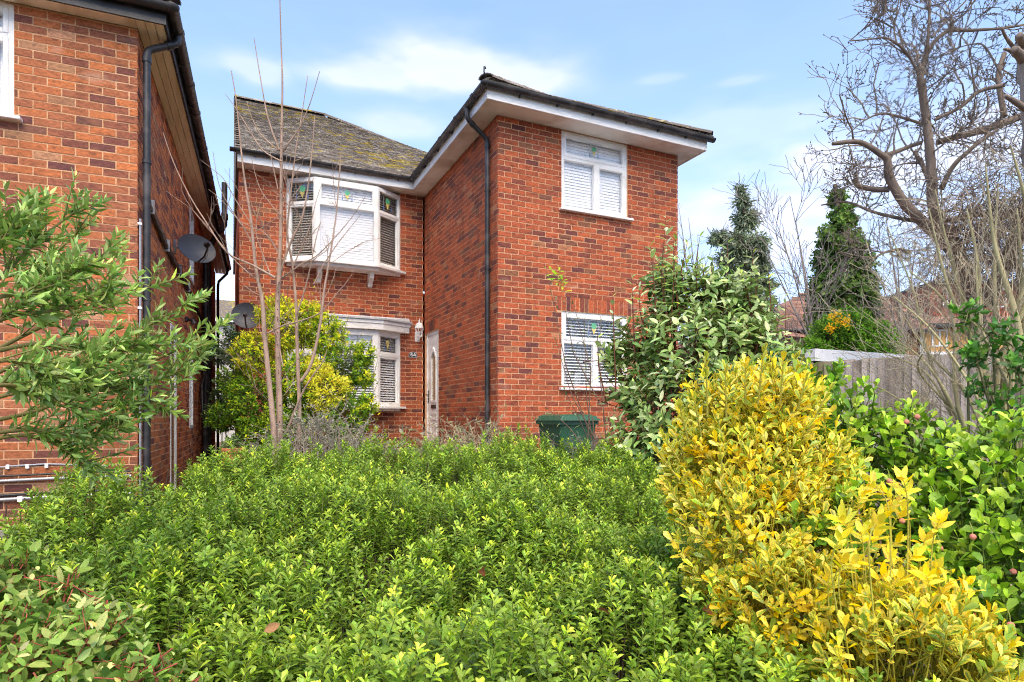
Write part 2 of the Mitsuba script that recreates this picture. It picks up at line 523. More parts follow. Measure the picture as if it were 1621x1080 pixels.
def finish_tiles(roof, store, bsdf, most=300, shows=lambda q: True):
    rank = []
    for _, (V, t) in store:
        q, d = screen(V[[0, 1, 2]])
        ok = (d > .1).all() and q.min() > 0 and q[:, 0].max() < 1 and shows(q.mean(0))
        e1, e2 = q[1] - q[0], q[2] - q[0]
        rank.append((e1[0] * e2[1] - e1[1] * e2[0]) * -1 if ok else -9)
    big = set(np.argsort(-np.array(rank))[:most].tolist())
    for i in sorted(big):
        V, t = store[i][1]
        put('roof_tile', (V, TILEF), bsdf, roof, uv=np.tile(t, (8, 1)))
    rest = [x for i, (_, x) in enumerate(store) if i not in big]
    if rest:
        n = len(rest)
        put('tiling', (np.vstack([x[0] for x in rest]), (TILEF[None] + np.arange(n)[:, None, None] * 8).reshape(-1, 3)), bsdf, roof, uv=np.repeat(np.array([x[1] for x in rest]), 8, 0), stuff=True)


def hip_tiles(roof, p0, p1, rng, bsdf='m_tile', r=.12, step=.36):
    p0, p1 = np.asarray(p0, float), np.asarray(p1, float)
    L = np.linalg.norm(p1 - p0)
    d = (p1 - p0) / L
    side = np.cross(d, [0, 0, 1.0])
    side /= np.linalg.norm(side)
    up = np.cross(side, d)
    n = max(1, int(L / step))
    ang = np.linspace(0, np.pi, 8)
    for i in range(n):
        a, b = p0 + d * L * i / n, p0 + d * L * (i + 1.06) / n
        rows = []
        for q, rr in ((a, r * 1.04), (b, r * .96)):
            for k in (1.0, .86):
                rows.append(q + rr * k * (np.cos(ang)[:, None] * side + .62 * np.sin(ang)[:, None] * up) + up * (.02 + rng.uniform(-.004, .004)))
        v = np.vstack(rows)
        f = []
        for k in range(7):
            f += [[k, k + 1, 17 + k], [k, 17 + k, 16 + k], [k, 8 + k, 9 + k], [k, 9 + k, k + 1]]
        put('ridge_tile', (v, np.array(f)), bsdf, roof, uv=np.tile((rng.random(), 0.0), (len(v), 1)), smooth=True)


def gutter(parent, O, U, Nn, length, r=.056, bsdf='m_black', unions=(), brackets=()):
    """A half-round gutter: a real open channel, with its union pieces and brackets as parts."""
    M = axes(O, U, Nn)
    t = np.linspace(np.pi, 2 * np.pi, 13)
    prof = Polygon([(r * math.cos(x), r * math.sin(x)) for x in t] + [((r - .006) * math.cos(x), (r - .006) * math.sin(x)) for x in t[::-1]])
    g = put('gutter', moved(along_path(prof, length), M), bsdf, parent, smooth=40)
    R = r + .006
    fat = Polygon([(R * math.cos(x), R * math.sin(x)) for x in t] + [(R, .008), (R - .012, .008), (R - .012, -.004)] + [((r + .0005) * math.cos(x), (r + .0005) * math.sin(x)) for x in t[::-1]]).buffer(0)
    for x in unions:
        m = along_path(fat, .075)
        m.apply_translation((x - .037, 0, 0))
        put('gutter_union', moved(m, M), bsdf, parent, smooth=40)
    for x in brackets:
        m = [bx(x - .012, x + .012, -r - .02, -r + .03, -r * .9, .0), bx(x - .012, x + .012, -r - .02, r * .2, -r - .012, -r - .002)]
        put('gutter_bracket', [moved(q, M) for q in m], bsdf, parent)
    return g


def corner_gutter(parent, c, r=.064, bsdf='m_black'):
    m = trimesh.creation.icosphere(2, r)
    v = m.vertices
    v[:, 2] = np.minimum(v[:, 2], .004)
    m.vertices = v + np.asarray(c)
    put('gutter_angle', m, bsdf, parent, smooth=40)


def downpipe(parent, pts, r=.035, clips=(), bsdf='m_black', out=(0, 0, 0)):
    """A round pipe with swan neck, sockets at its joints and clips to the wall."""
    p = [np.asarray(pts[0], float)]
    for i in range(1, len(pts) - 1):                 # rounded bends
        a, b, c = (np.asarray(pts[j], float) for j in (i - 1, i, i + 1))
        d0, d1 = (b - a) / np.linalg.norm(b - a), (c - b) / np.linalg.norm(c - b)
        k = min(.06, np.linalg.norm(b - a) * .4, np.linalg.norm(c - b) * .4)
        for t in (0, .25, .5, .75, 1):
            p.append((1 - t) ** 2 * (b - d0 * k) + 2 * t * (1 - t) * b + t * t * (b + d1 * k))
    p.append(np.asarray(pts[-1], float))
    pipe = put('downpipe', tube(p, r, 14), bsdf, parent, smooth=40)
    for i in range(1, len(pts) - 1):
        b, c = np.asarray(pts[i], float), np.asarray(pts[i + 1], float)
        d = (c - b) / np.linalg.norm(c - b)
        put('pipe_socket', tube([b + d * .06, b + d * .065, b + d * .125, b + d * .13], [r, r + .008, r + .008, r], 14), bsdf, pipe, smooth=30)
    for z in clips:
        b = np.array([pts[-1][0], pts[-1][1], z])
        put('pipe_clip', [tube([b - [0, 0, .02], b - [0, 0, .018], b + [0, 0, .018], b + [0, 0, .02]], [r, r + .007, r + .007, r], 14), bx(*sorted((b[0], b[0] + out[0] + .02)), *sorted((b[1], b[1] + out[1] + .02)), z - .014, z + .014)], bsdf, pipe)
    return pipe


def soffit_box(parent, poly, z, zf, bsdf='m_soffit'):
    m = extrude(poly, zf)
    m.apply_translation((0, 0, z))
    return put('soffit', m, bsdf, parent)


# ------------------------------------------------------------------ the brick house
rng = np.random.default_rng(5)
X0, X1, X2 = .15, 3.52, 6.815                     # left end, return wall, right end
YF, YL = 8.08, 11.72                              # the front of the wing, the recessed wall
ZS, ZG = 4.375, -.75                              # soffit, ground at the walls
house = thing('brick_house', 'red brick house with grey tiled hipped roof and white bay windows behind the shrubs', 'house')
MF = axes((X1, YF, 0), (1, 0, 0), (0, -1, 0))     # wing front
ML = axes((X0, YL, 0), (1, 0, 0), (0, -1, 0))     # recessed wall
MS = axes((X1, YL, 0), (0, -1, 0), (-1, 0, 0))    # return wall, seen from the left: u runs towards the street
MR = axes((X2, YF, 0), (0, 1, 0), (1, 0, 0))      # right flank
MG = axes((X0, 21.0, 0), (0, -1, 0), (-1, 0, 0))  # left flank

w1 = (4.583 - X1, 5.797 - X1, 3.17, ZS - .005)
w2 = (4.583 - X1, 5.797 - X1, .44, 1.615)
brick_wall(house, MF, 0, X2 - X1, ZG - .6, ZS, [w1, w2], rng, phase=.1125, soldiers=[(w2[0] - .08, w2[1] + .08, w2[3] + .004, w2[3] + .222)])
dr0, dr1, dz0, dz1 = YL - 11.69, YL - 10.83, -.50, 1.645
brick_wall(house, MS, 0, YL - YF, ZG - .2, ZS, [(dr0, dr1, dz0, dz1)], rng, phase=.0, soldiers=[(dr0, dr1 + .05, dz1 + .004, dz1 + .222)])
BU0, BU1 = .93 - X0, 3.03 - X0
brick_wall(house, ML, 0, X1 - X0 - .022, ZG - .2, ZS, [(BU0, BU1, 2.83, ZS), (BU0, BU1, .2, 1.66)], rng, phase=.06)
brick_wall(house, MR, 0, 12.9, ZG - .6, ZS, [], rng, phase=.0)
gab = put('wall', bx(X0, X0 + .1, YL + .11, 21.0, ZG - .4, ZS), 'm_plain_brick', house)
gm = trimesh.Trimesh([[X0 + .002, 11.9, ZS - .1], [X0 + .002, 20.9, ZS - .1], [X0 + .002, 16.4, 7.6], [X0 + .1, 11.9, ZS - .1], [X0 + .1, 20.9, ZS - .1], [X0 + .1, 16.4, 7.6]], [[0, 2, 1], [3, 4, 5], [0, 3, 5], [0, 5, 2], [1, 2, 5], [1, 5, 4]], process=False)
put('wall', gm, 'm_plain_brick', house)
put('wall', bx(X0 + .1, X2 - .1, 20.9, 21.0, ZG - .4, ZS), 'm_plain_brick', house)


def on_house(q):
    x, y = q[0] * 1621, q[1] * 1621
    return 390 < x < 1060 and 190 < y < 650 and not (x < 600 and y > 470) and not (x > 880 and y > 420)


finish_bricks(300, on_house)

# soffits, fascias, gutters
OV = .33
XS, YV, YE = 3.20, 7.70, 11.39                    # fascia lines: return wall, wing front, recessed wall
XE, XG = 7.10, .12
TH = .10
soffit_box(house, sbox(XS + .02, YV + .02, XE - .02, YF - .003), ZS, .012)
soffit_box(house, sbox(XS + .02, YF - .003, X1 - .003, YE - .001), ZS, .012)
soffit_box(house, sbox(X2 + .003, YF - .003, XE - .02, 20.9), ZS, .012)
soffit_box(house, sbox(XG, YE + .02, X1 - .003, YL - .003), ZS + .001, .012)
FT = ZS + .155
for f in (bx(XS, XE, YV, YV + .02, ZS - .012, FT), bx(XS, XS + .02, YV + .02, YE, ZS - .012, FT), bx(XG, XS + .02, YE + .0, YE + .02, ZS - .012, FT + .01), bx(XE - .02, XE, YV + .02, 20.9, ZS - .012, FT)):
    put('fascia', f, 'm_upvc', house)
GZ = ZS + .165
gutter(house, (XS - .06, YV - .058, GZ), (1, 0, 0), (0, -1, 0), XE - XS + .15, unions=(1.9, ), brackets=(.55, 1.15, 1.75, 2.35, 2.95, 3.5))
gutter(house, (XS - .058, YE - .06, GZ), (0, -1, 0), (-1, 0, 0), YE - YV + .0, unions=(.35, 1.1, 1.85, 2.6, 3.3), brackets=(.75, 1.5, 2.2, 2.95))
gutter(house, (XG - .12, YE - .058, GZ + .01), (1, 0, 0), (0, -1, 0), XS - XG + .06, unions=(1.7, ), brackets=(.4, 1.2, 2.1, 2.9))
corner_gutter(house, (XS - .058, YV - .058, GZ))
corner_gutter(house, (XS - .055, YE - .055, GZ + .003))
# the downpipe on the return wall, near the wing's corner
xp, yp = X1 - .055, 8.335
downpipe(house, [(XS - .058, yp - .02, GZ - .05), (XS - .058, yp - .02, GZ - .20), (xp, yp, GZ - .43), (xp, yp, ZG - .2)], .036, clips=(3.35, 2.2, 1.2, .1), out=(.045, 0, 0))

# the roof: a gable at the left end, a hip at the right, and the wing's own hipped roof
roof = 'brick_house__roof'
EZ, RZ, RY = ZS + .175, 7.79, 16.4
pm = math.atan2(RZ - EZ, RY - 11.33)
XL, XH, XR = .10, 2.25, 7.17
dm = np.array([0, math.cos(pm), math.sin(pm)])
sl = (RY - 11.33) / math.cos(pm)
under = [[XL, 11.33, EZ], [XR, 11.33, EZ], [XH, RY, RZ], [XL, RY, RZ], [XL, 21.4, EZ], [XR, 21.4, EZ]]
fl = [[0, 1, 2], [0, 2, 3], [1, 5, 2], [3, 2, 5], [3, 5, 4], [0, 4, 1], [1, 4, 5], [0, 3, 4]]
WX, WZ, WYF = 5.15, EZ + 2.03 * math.tan(math.radians(29.5)), 7.63
WYH, WYB = WYF + 2.03, 11.33 + (WZ - EZ) / math.tan(pm)
under2 = [[XS - .06, WYF, EZ], [XR, WYF, EZ], [WX, WYH, WZ], [WX, WYB + .3, WZ], [XS - .06, 11.36, EZ], [XR, 11.36, EZ]]
fl2 = [[0, 1, 2], [0, 2, 3], [0, 3, 4], [1, 5, 3], [1, 3, 2], [4, 3, 5], [0, 4, 5], [0, 5, 1]]
m1, m2 = trimesh.Trimesh(under, fl, process=False), trimesh.Trimesh(under2, fl2, process=False)
put('roof', [m1, m2], 'm_tile', house, uv=np.tile((.3, 0.), (12, 1)))
store = []
tile_plane(roof, 'main', np.array([XL - .02, 11.33, EZ]), np.array([1., 0, 0]), dm, Polygon([(0, 0), (XR - XL, 0), (XH - XL, sl), (0, sl)]).difference(Polygon([(XS - XL + .12, -.1), (9, -.1), (9, 4), (WX - XL, (WYB - 11.33) / math.cos(pm))])), rng, store=store)
pw = math.radians(29.5)
sw = 2.03 / math.cos(pw)
tile_plane(roof, 'wing', np.array([XS - .06, WYF, EZ]), np.array([1., 0, 0]), np.array([0, math.cos(pw), math.sin(pw)]), Polygon([(0, 0), (XR - XS + .06, 0), (WX - XS + .06, sw)]), rng, store=store)
tile_plane(roof, 'wing left', np.array([XS - .06, 11.36, EZ]), np.array([0, -1., 0]), np.array([math.cos(pw), 0, math.sin(pw)]), Polygon([(0, 0), (11.36 - WYF, 0), (11.36 - WYH, sw), (11.36 - WYB - .2, sw)]), rng, store=store)
tile_plane(roof, 'wing right', np.array([XR, WYF, EZ]), np.array([0, 1., 0]), np.array([-math.cos(pw), 0, math.sin(pw)]), Polygon([(0, 0), (9.9, 0), (9.0, sw), (WYH - WYF, sw)]), rng, store=store)
finish_tiles(roof, store, 'm_tile', 300)
hip_tiles(roof, (XL, RY, RZ), (XH, RY, RZ), rng)
hip_tiles(roof, (WX + .2, 13.6, EZ + .01 + (XR - WX - .2) * (RZ - EZ) / (XR - XH)), (XH, RY, RZ), rng)
hip_tiles(roof, (XS - .03, WYF + .03, EZ + .03), (WX, WYH, WZ), rng, r=.11)
hip_tiles(roof, (XR - .02, WYF + .03, EZ + .03), (WX, WYH, WZ), rng, r=.11)
hip_tiles(roof, (WX, WYH, WZ), (WX, WYB + .1, WZ), rng)
ca = np.array([XS - .10, WYF - .06, EZ + .02])
put('hip_iron', tube([ca + [.10, .10, .03], ca + [.03, .03, .03], ca + [0, 0, .06], ca + [.0, .0, .13], ca + [.02, .02, .15], ca + [.035, .035, .13]], .011, 6), 'm_black', roof, smooth=True)

# windows of the wing
GREEN, YELLOW, BLUE = 'm_green_glass', 'm_yellow_glass', 'm_blue_glass'


def casement_window(holder, M, u0, u1, z0, z1, transom, mullion, blinds, motif=None, sash=(True, False, True), sill_out=.07, tilt=62, lead=False):
    """Frame with a fanlight over two lights: the window's entry is its outer frame."""
    f = [bx(u0, u0 + .06, -.085, -.02, z0, z1, .005), bx(u1 - .06, u1, -.085, -.02, z0, z1, .005), bx(u0 + .06, u1 - .06, -.084, -.021, z1 - .06, z1),
         bx(u0 + .06, u1 - .06, -.084, -.021, z0, z0 + .06), bx(u0 + .06, u1 - .06, -.084, -.021, transom - .03, transom + .03), bx(mullion - .03, mullion + .03, -.083, -.022, z0 + .06, transom - .03)]
    w = put('window', [moved(m, M) for m in f], 'm_upvc', holder)
    light(w, M, u0 + .045, u1 - .045, transom + .02, z1 - .045, sash[0], blinds, motif, rng, tilt, lead=lead)
    light(w, M, u0 + .045, mullion - .02, z0 + .045, transom - .02, sash[1], blinds, None, rng, tilt)
    light(w, M, mullion + .02, u1 - .045, z0 + .045, transom - .02, sash[2], blinds, None, rng, tilt)
    sill(w, M, u0 - .045, u1 + .07, z0 + .002, sill_out)
    room(w, M, u0, u1, z0, z1)
    return w


wa = casement_window(house, MF, w1[0], w1[1], w1[2], w1[3] + .0, w1[2] + .80, (w1[0] + w1[1]) / 2 + .02, 'm_slat', (GREEN, YELLOW, BLUE), (True, False, True), .075, 73)
tag(wa, 'upper wing window with white slatted blinds and a tulip fanlight')
wb = casement_window(house, MF, *w2, w2[2] + .72, (w2[0] + w2[1]) / 2, 'm_slat', (GREEN, YELLOW, BLUE), (True, False, True), .075, 25)
tag(wb, 'ground floor wing window with thin open blinds, half hidden by the bush')
put('card', moved(bx(w2[0] + .40, w2[0] + .52, -.30, -.297, w2[2] + .07, w2[2] + .25), MF), 'm_slat', wb)


# the two bays: a flat front between two canted lights
def bay(z0, z1, transom, upper):
    cu0, cu1, pr = 1.404 - X0, 2.516 - X0, .34
    f = [bx(cu0, cu0 + .07, -.06, .0, z0, z1, .005), bx(cu1 - .07, cu1, -.06, .0, z0, z1, .005), bx(cu0 + .07, cu1 - .07, -.059, -.001, z1 - .055, z1),
         bx(cu0 + .07, cu1 - .07, -.059, -.001, z0, z0 + .06), bx(cu0 + .07, cu1 - .07, -.059, -.001, transom - .03, transom + .03)]
    O = np.array([X0, YL - pr, 0.])
    MC = axes(O, (1, 0, 0), (0, -1, 0))
    w = put('bay_window', [moved(m, MC) for m in f], 'm_upvc', house)
    cblind = 'm_slat'
    MC2 = axes(O + [0, -.012, 0], (1, 0, 0), (0, -1, 0))
    light(w, MC2, cu0 + .055, cu1 - .055, transom + .02, z1 - .04, True, cblind, (GREEN, YELLOW, BLUE), rng, 66, lead=not upper)
    light(w, MC2, cu0 + .055, cu1 - .055, z0 + .045, transom - .02, False, cblind, None, rng, 68 if upper else 25)
    for left in (True, False):
        a = np.array([BU0 + X0, YL - .01, 0]) if left else np.array([cu1 + X0, YL - pr, 0])
        b = np.array([cu0 + X0, YL - pr, 0]) if left else np.array([BU1 + X0, YL - .01, 0])
        U = b - a
        L = np.linalg.norm(U)
        U /= L
        Mk = axes(a, U, np.cross(U, [0, 0, 1]))
        ff = [bx(.002, .05, -.06, .0, z0, z1, .004), bx(L - .05, L - .002, -.06, .0, z0, z1, .004), bx(.05, L - .05, -.059, -.001, z1 - .05, z1), bx(.05, L - .05, -.059, -.001, z0, z0 + .05), bx(.05, L - .05, -.059, -.001, transom - .028, transom + .028)]
        s = put('side_light', [moved(m, Mk) for m in ff], 'm_upvc', house)
        light(s, Mk, .035, L - .035, transom + .018, z1 - .035, False if upper else True, 'm_slat_grey', (GREEN, YELLOW, BLUE) if upper else (YELLOW, YELLOW, BLUE), rng, 40, lead=True)
        light(s, Mk, .035, L - .035, z0 + .035, transom - .018, True, 'm_slat_grey' if upper else 'm_slat', None, rng, 38)
    # sill board, following the bay
    q = [(BU0 + X0 - .06, YL), (BU0 + X0 - .03, YL - .07), (cu0 + X0 - .03, YL - pr - .07), (cu1 + X0 + .03, YL - pr - .07), (BU1 + X0 + .10, YL - .06), (BU1 + X0 + .10, YL)]
    m = extrude(Polygon(q), .04)
    m.apply_translation((0, 0, z0 - .042))
    put('sill', m, 'm_upvc', w)
    q2 = [(BU0 + X0, YL), (BU0 + X0, YL - .02), (cu0 + X0, YL - pr), (cu1 + X0, YL - pr), (BU1 + X0, YL - .02), (BU1 + X0, YL)]
    m = extrude(Polygon(q2).buffer(-.005), .05)
    m.apply_translation((0, 0, z0 - .094))
    put('bay_underside', m, 'm_soffit', w)
    m = extrude(Polygon(q2).buffer(-.005), .02)
    m.apply_translation((0, 0, z1 + .001))
    put('bay_head', m, 'm_upvc', w)
    put('room', trimesh.Trimesh([[BU0 + X0 - .2, YL + .15, z0 - .3], [BU1 + X0 + .2, YL + .15, z0 - .3], [BU1 + X0 + .2, YL + .15, z1 + .2], [BU0 + X0 - .2, YL + .15, z1 + .2],
                                   [BU0 + X0 - .2, YL + 1.3, z0 - .3], [BU1 + X0 + .2, YL + 1.3, z0 - .3], [BU1 + X0 + .2, YL + 1.3, z1 + .2], [BU0 + X0 - .2, YL + 1.3, z1 + .2]],
                                  [[4, 5, 6], [4, 6, 7], [0, 4, 7], [0, 7, 3], [1, 2, 6], [1, 6, 5], [0, 1, 5], [0, 5, 4], [3, 7, 6], [3, 6, 2]], process=False), 'm_room', w)
    return w


ba = bay(2.83, 4.29, 3.86, True)
tag(ba, 'upper bay window over two brackets, under the eaves')
bb = bay(.20, 1.60, 1.17, False)
tag(bb, 'lower bay window under a lead canopy')
put('latch', bx(2.516 - .105, 2.516 - .09, YL - .40, YL - .375, 3.30, 3.37), 'm_galvanised', ba)
for x in (1.50, 2.44):                               # the brackets under the upper bay
    pr = [(0, 0), (-.22, 0), (-.22, -.05), (-.20, -.12), (-.13, -.17), (-.08, -.19), (-.05, -.25), (0, -.26)]
    m = extrude(Polygon(pr), .08)
    v = m.vertices.copy()
    m.vertices = np.stack([x - .047 + v[:, 2], YL - .002 + v[:, 0], 2.735 + v[:, 1]], 1)
    put('bracket', m, 'm_soffit', house)
# the lead canopy over the lower bay with its two-step white fascia
def canopy(grow, z0, z1, bsdf, name):
    q = [(.80 - grow, YL - .003), (.80 - grow, YL - .12 - grow), (1.33 - grow * .4, YL - .42 - grow), (2.60 + grow * .4, YL - .42 - grow), (3.18 + grow, YL - .12 - grow), (3.18 + grow, YL - .003)]
    m = extrude(Polygon(q), z1 - z0)
    m.apply_translation((0, 0, z0))
    return put(name, m, bsdf, house)
canopy(0, 1.625, 1.735, 'm_upvc', 'canopy_fascia')
canopy(.018, 1.738, 1.80, 'm_upvc', 'canopy_fascia')
canopy(.05, 1.803, 1.835, 'm_lead', 'canopy_roof')
lead = trimesh.Trimesh([[.78, YL - .003, 1.836], [3.2, YL - .003, 1.836], [3.2, YL - .13, 1.836], [2.6, YL - .44, 1.836], [1.33, YL - .44, 1.836], [.78, YL - .13, 1.836], [.78, YL - .004, 1.93], [3.2, YL - .004, 1.93]], [[5, 4, 6], [4, 3, 7], [4, 7, 6], [3, 2, 7], [2, 1, 7], [0, 5, 6], [0, 6, 1], [1, 6, 7]], process=False)
put('canopy_roof', lead, 'm_lead', house)

# the front door in the return wall
door = put('door', [moved(m, MS) for m in [bx(dr0, dr0 + .06, -.09, -.03, dz0, dz1, .005), bx(dr1 - .06, dr1, -.09, -.03, dz0, dz1, .005), bx(dr0 + .06, dr1 - .06, -.089, -.031, dz1 - .06, dz1)]], 'm_upvc', house)
tag(door, 'white front door with a pointed glass light and black handle')
a, b, c, d = dr0 + .062, dr1 - .062, dz0 + .02, dz1 - .063
um = (a + b) / 2
lite = Polygon([(um - .13, c + .80), (um + .13, c + .80), (um + .13, c + 1.62), (um, c + 1.76), (um - .13, c + 1.62)])
def slab(poly, n0, n1):
    m = extrude(poly, n1 - n0)
    v = m.vertices.copy()
    m.vertices = np.stack([v[:, 0], v[:, 2] + n0, v[:, 1]], 1)
    m.invert()
    return moved(m, MS)
put('door_leaf', slab(sbox(a, c, b, d).difference(lite), -.08, -.045), 'm_upvc', door)
put('moulding', slab(lite.buffer(.045, join_style=2).difference(lite), -.0449, -.030), 'm_upvc', door)
for pz in ((c + .12, c + .34), (c + .42, c + .56)):
    put('moulding', slab(sbox(um - .2, pz[0], um + .2, pz[1]).difference(sbox(um - .16, pz[0] + .04, um + .16, pz[1] - .04)), -.0449, -.034), 'm_upvc', door)
put('pane', slab(lite.buffer(-.001), -.066, -.06), 'm_amber', door)
put('letterbox', slab(sbox(um - .14, c + .64, um + .14, c + .71), -.0449, -.030), 'm_black', door)
put('handle', [moved(m, MS) for m in [bx(a + .035, a + .065, -.045, -.035, c + .75, c + 1.0, .003), bx(a + .04, a + .06, -.036, .012, c + .90, c + .92), bx(a + .04, a + .16, .004, .018, c + .90, c + .92, .003)]], 'm_black', door)
put('sill', moved(bx(dr0 - .02, dr1 + .02, -.1, .05, dz0 - .045, dz0 - .002, .004), MS), 'm_upvc', door)
put('room', moved(trimesh.Trimesh([[dr0, -.16, dz0], [dr1, -.16, dz0], [dr1, -.16, dz1], [dr0, -.16, dz1]], [[0, 1, 2], [0, 2, 3]], process=False), MS), 'm_room', door)

# ------------------------------------------------------------------ things fixed to its walls
t = thing('wall_lantern', 'white coach lantern on the wall beside the front door', 'lantern')
lx, ly, lz = 3.37, YL - .15, 1.70
put('back_plate', bx(lx - .05, lx + .05, YL - .022, YL - .002, lz - .22, lz - .02, .008), 'm_white_metal', t)
put('arm', tube([[lx, YL - .02, lz - .16], [lx, YL - .08, lz - .20], [lx, ly, lz - .17], [lx, ly, lz - .12]], .014, 8), 'm_white_metal', t, smooth=True)
hood = lathe([(.0, .13), (.022, .115), (.05, .10), (.075, .06), (.088, .015), (.092, .0), (.0, .0)], 6); hood.apply_translation((lx, ly, lz + .03))
put('hood', hood, 'm_white_metal', t)
fin = lathe([(.0, .07), (.010, .06), (.006, .045), (.016, .03), (.012, .015), (.02, .0), (0, 0)], 10); fin.apply_translation((lx, ly, lz + .155))
put('finial', fin, 'm_white_metal', t, smooth=30)
gl = lathe([(.047, -.12), (.074, .026)], 6); gl.apply_translation((lx, ly, lz))
put('glass', gl, 'm_glass', t)
put('bars', [tube([[lx + .048 * math.cos(k), ly + .048 * math.sin(k), lz - .12], [lx + .076 * math.cos(k), ly + .076 * math.sin(k), lz + .028]], .007, 5) for k in np.arange(6) * math.pi / 3], 'm_white_metal', t)
cup = lathe([(0, -.035), (.02, -.03), (.035, -.005), (.055, 0.0), (.055, .012), (0, .012)], 12); cup.apply_translation((lx, ly, lz - .132))
put('base', cup, 'm_white_metal', t, smooth=30)
blb = trimesh.creation.icosphere(2, .026); blb.apply_translation((lx, ly, lz - .05))
put('bulb', blb, 'm_slat', t, smooth=True)
put('cable', tube([[lx, ly, lz + .17], [lx + .03, YL - .05, lz + .24], [lx + .09, YL - .008, lz + .22], [lx + .105, YL - .008, lz - .2]], .005, 5), 'm_white_metal', t)

t = thing('number_plaque', 'small arched black house number plaque beside the front door', 'sign')
arch = Polygon([(-.085, -.055), (.085, -.055), (.085, .0)] + [(.085 * math.cos(x), .0 + .062 * math.sin(x)) for x in np.linspace(0, math.pi, 14)][1:-1] + [(-.085, .0)])
def flat_left(poly, n0, n1, cx, cz):
    m = extrude(poly, n1 - n0)
    v = m.vertices.copy()
    m.vertices = np.stack([cx + v[:, 0], YL - n0 - v[:, 2], cz + v[:, 1]], 1)
    return m
put('plate', flat_left(arch, .001, .010, 3.281, 1.222), 'm_black', t)
put('border', flat_left(arch.difference(arch.buffer(-.010)), .0101, .013, 3.281, 1.222), 'm_galvanised', t)
num = meshkit.text_mesh('54', .068, .003, bold=True)
v = num.vertices.copy()
v[:, 0] -= v[:, 0].mean()
num.vertices = np.stack([3.281 + v[:, 0], YL - .0102 - v[:, 2], 1.192 + v[:, 1]], 1)
num.fix_normals()
put('number', num, 'm_slat', t)


def satellite_dish(label, foot, wall_n, centre, face, w=.60, h=.56):
    """An oval mesh dish on a wall bracket, with its feed arm: centre and the way it faces are given."""
    t = thing('satellite_dish', label, 'satellite dish', None)
    f = np.asarray(face, float) / np.linalg.norm(face)
    s = np.cross([0, 0, 1], f); s /= np.linalg.norm(s)
    u = np.cross(f, s)
    c = np.asarray(centre, float)
    rows, nr, na = [c - f * .07], 6, 32
    ang = np.arange(na) * 2 * np.pi / na
    for k in range(1, nr + 1):
        q = k / nr
        rows += list(c + (q * w / 2 * np.cos(ang))[:, None] * s + (q * h / 2 * np.sin(ang))[:, None] * u - f * .07 * (1 - q * q))
    v = np.array(rows)
    fa = [[0, 1 + (k + 1) % na, 1 + k] for k in range(na)]
    for r in range(nr - 1):
        for k in range(na):
            a0, a1 = 1 + r * na + k, 1 + r * na + (k + 1) % na
            fa += [[a0, a1, a1 + na], [a0, a1 + na, a0 + na]]
    fa = np.array(fa)
    nv = len(v)
    back = v - f * .008
    rim = []
    for k in range(na):
        a0, a1 = 1 + (nr - 1) * na + k, 1 + (nr - 1) * na + (k + 1) % na
        rim += [[a0, a0 + nv, a1 + nv], [a0, a1 + nv, a1]]
    put('reflector', (np.vstack([v, back]), np.vstack([fa, fa[:, ::-1] + nv, rim])), 'm_dish', t, smooth=40)
    low = c - u * h * .46
    put('feed_arm', tube([low - f * .01, low + f * .20 - u * .02, low + f * .36 + u * .08], .013, 8), 'm_black', t, smooth=30)
    e = low + f * .36 + u * .09
    put('receiver', tube([e + f * .05, e + f * .02, e - f * .03, e - f * .07 + u * .02], [.02, .024, .034, .036], 12), 'm_black', t, smooth=30)
    put('back_bracket', tube([c - f * .08, c - f * .16, np.asarray(foot) + np.asarray(wall_n) * .13], .02, 8), 'm_black', t)
    wn = np.asarray(wall_n, float)
    put('wall_bracket', [tube([np.asarray(foot) + wn * .13, np.asarray(foot) + wn * .004], .02, 8), tube([np.asarray(foot) + wn * .004 - [0, 0, .1], np.asarray(foot) + wn * .012 + [0, 0, .1]], .028, 6)], 'm_galvanised', t)
    put('cable', tube([e, low + f * .3 - u * .05, low + f * .1 - u * .06, low - f * .05 - u * .10, np.asarray(foot) + wn * .02 - [0, 0, .25]], .004, 5), 'm_black', t)
    return t


satellite_dish('dark grey satellite dish low behind the yellow-splashed bush, at the left end of the house', (X0 + .06, YL, 1.66), (0, -1, 0), (.27, YL - .42, 1.73), (-.10, -.9, .18), .50, .46)
# ------------------------------------------------------------------ the neighbour's house on the left, in a frame turned by 2.5 degrees
aL = math.radians(-2.5)
FL = np.eye(4)
FL[:3, 0], FL[:3, 1], FL[:3, 3] = (math.cos(aL), math.sin(aL), 0), (-math.sin(aL), math.cos(aL), 0), (-.84, 7.148, 0)
frame[0] = FL
LZS, LZG = 3.91, -1.06
left = thing('neighbour_house', 'brown-orange brick house at the left edge with black gutter and boarded eaves', 'house')
MLF = axes((0, 0, 0), (1, 0, 0), (0, -1, 0))
MLS = axes((0, 0, 0), (0, 1, 0), (1, 0, 0))
lw = (-2.3, -1.009, 2.82, 3.905)
brick_wall(left, MLF, -4.0, 0, LZG, LZS, [lw, (-2.6, -1.3, -.1, 1.5)], rng, tone=1.2, phase=.1)
brick_wall(left, MLS, 0.0, 11.2, LZG, LZS, [(2.35, 2.98, LZG, 1.28), (4.80, 5.45, 2.4, 3.65), (4.75, 5.3, -.2, 1.3)], rng, tone=1.2, phase=.1)
finish_bricks(300, lambda q: q[0] * 1621 < 216 and q[1] * 1621 < 500)
put('wall', bx(-4.0, -.11, 11.1, 11.2, LZG, LZS), 'm_plain_brick', left)
put('wall', bx(-4.0, -3.9, .11, 11.1, LZG, LZS), 'm_plain_brick', left)
put('plinth', [bx(-4.05, .02, -.03, .3, LZG - .5, LZG + .0), bx(-.3, .02, .3, 11.2, LZG - .5, LZG)], 'm_paving', left)
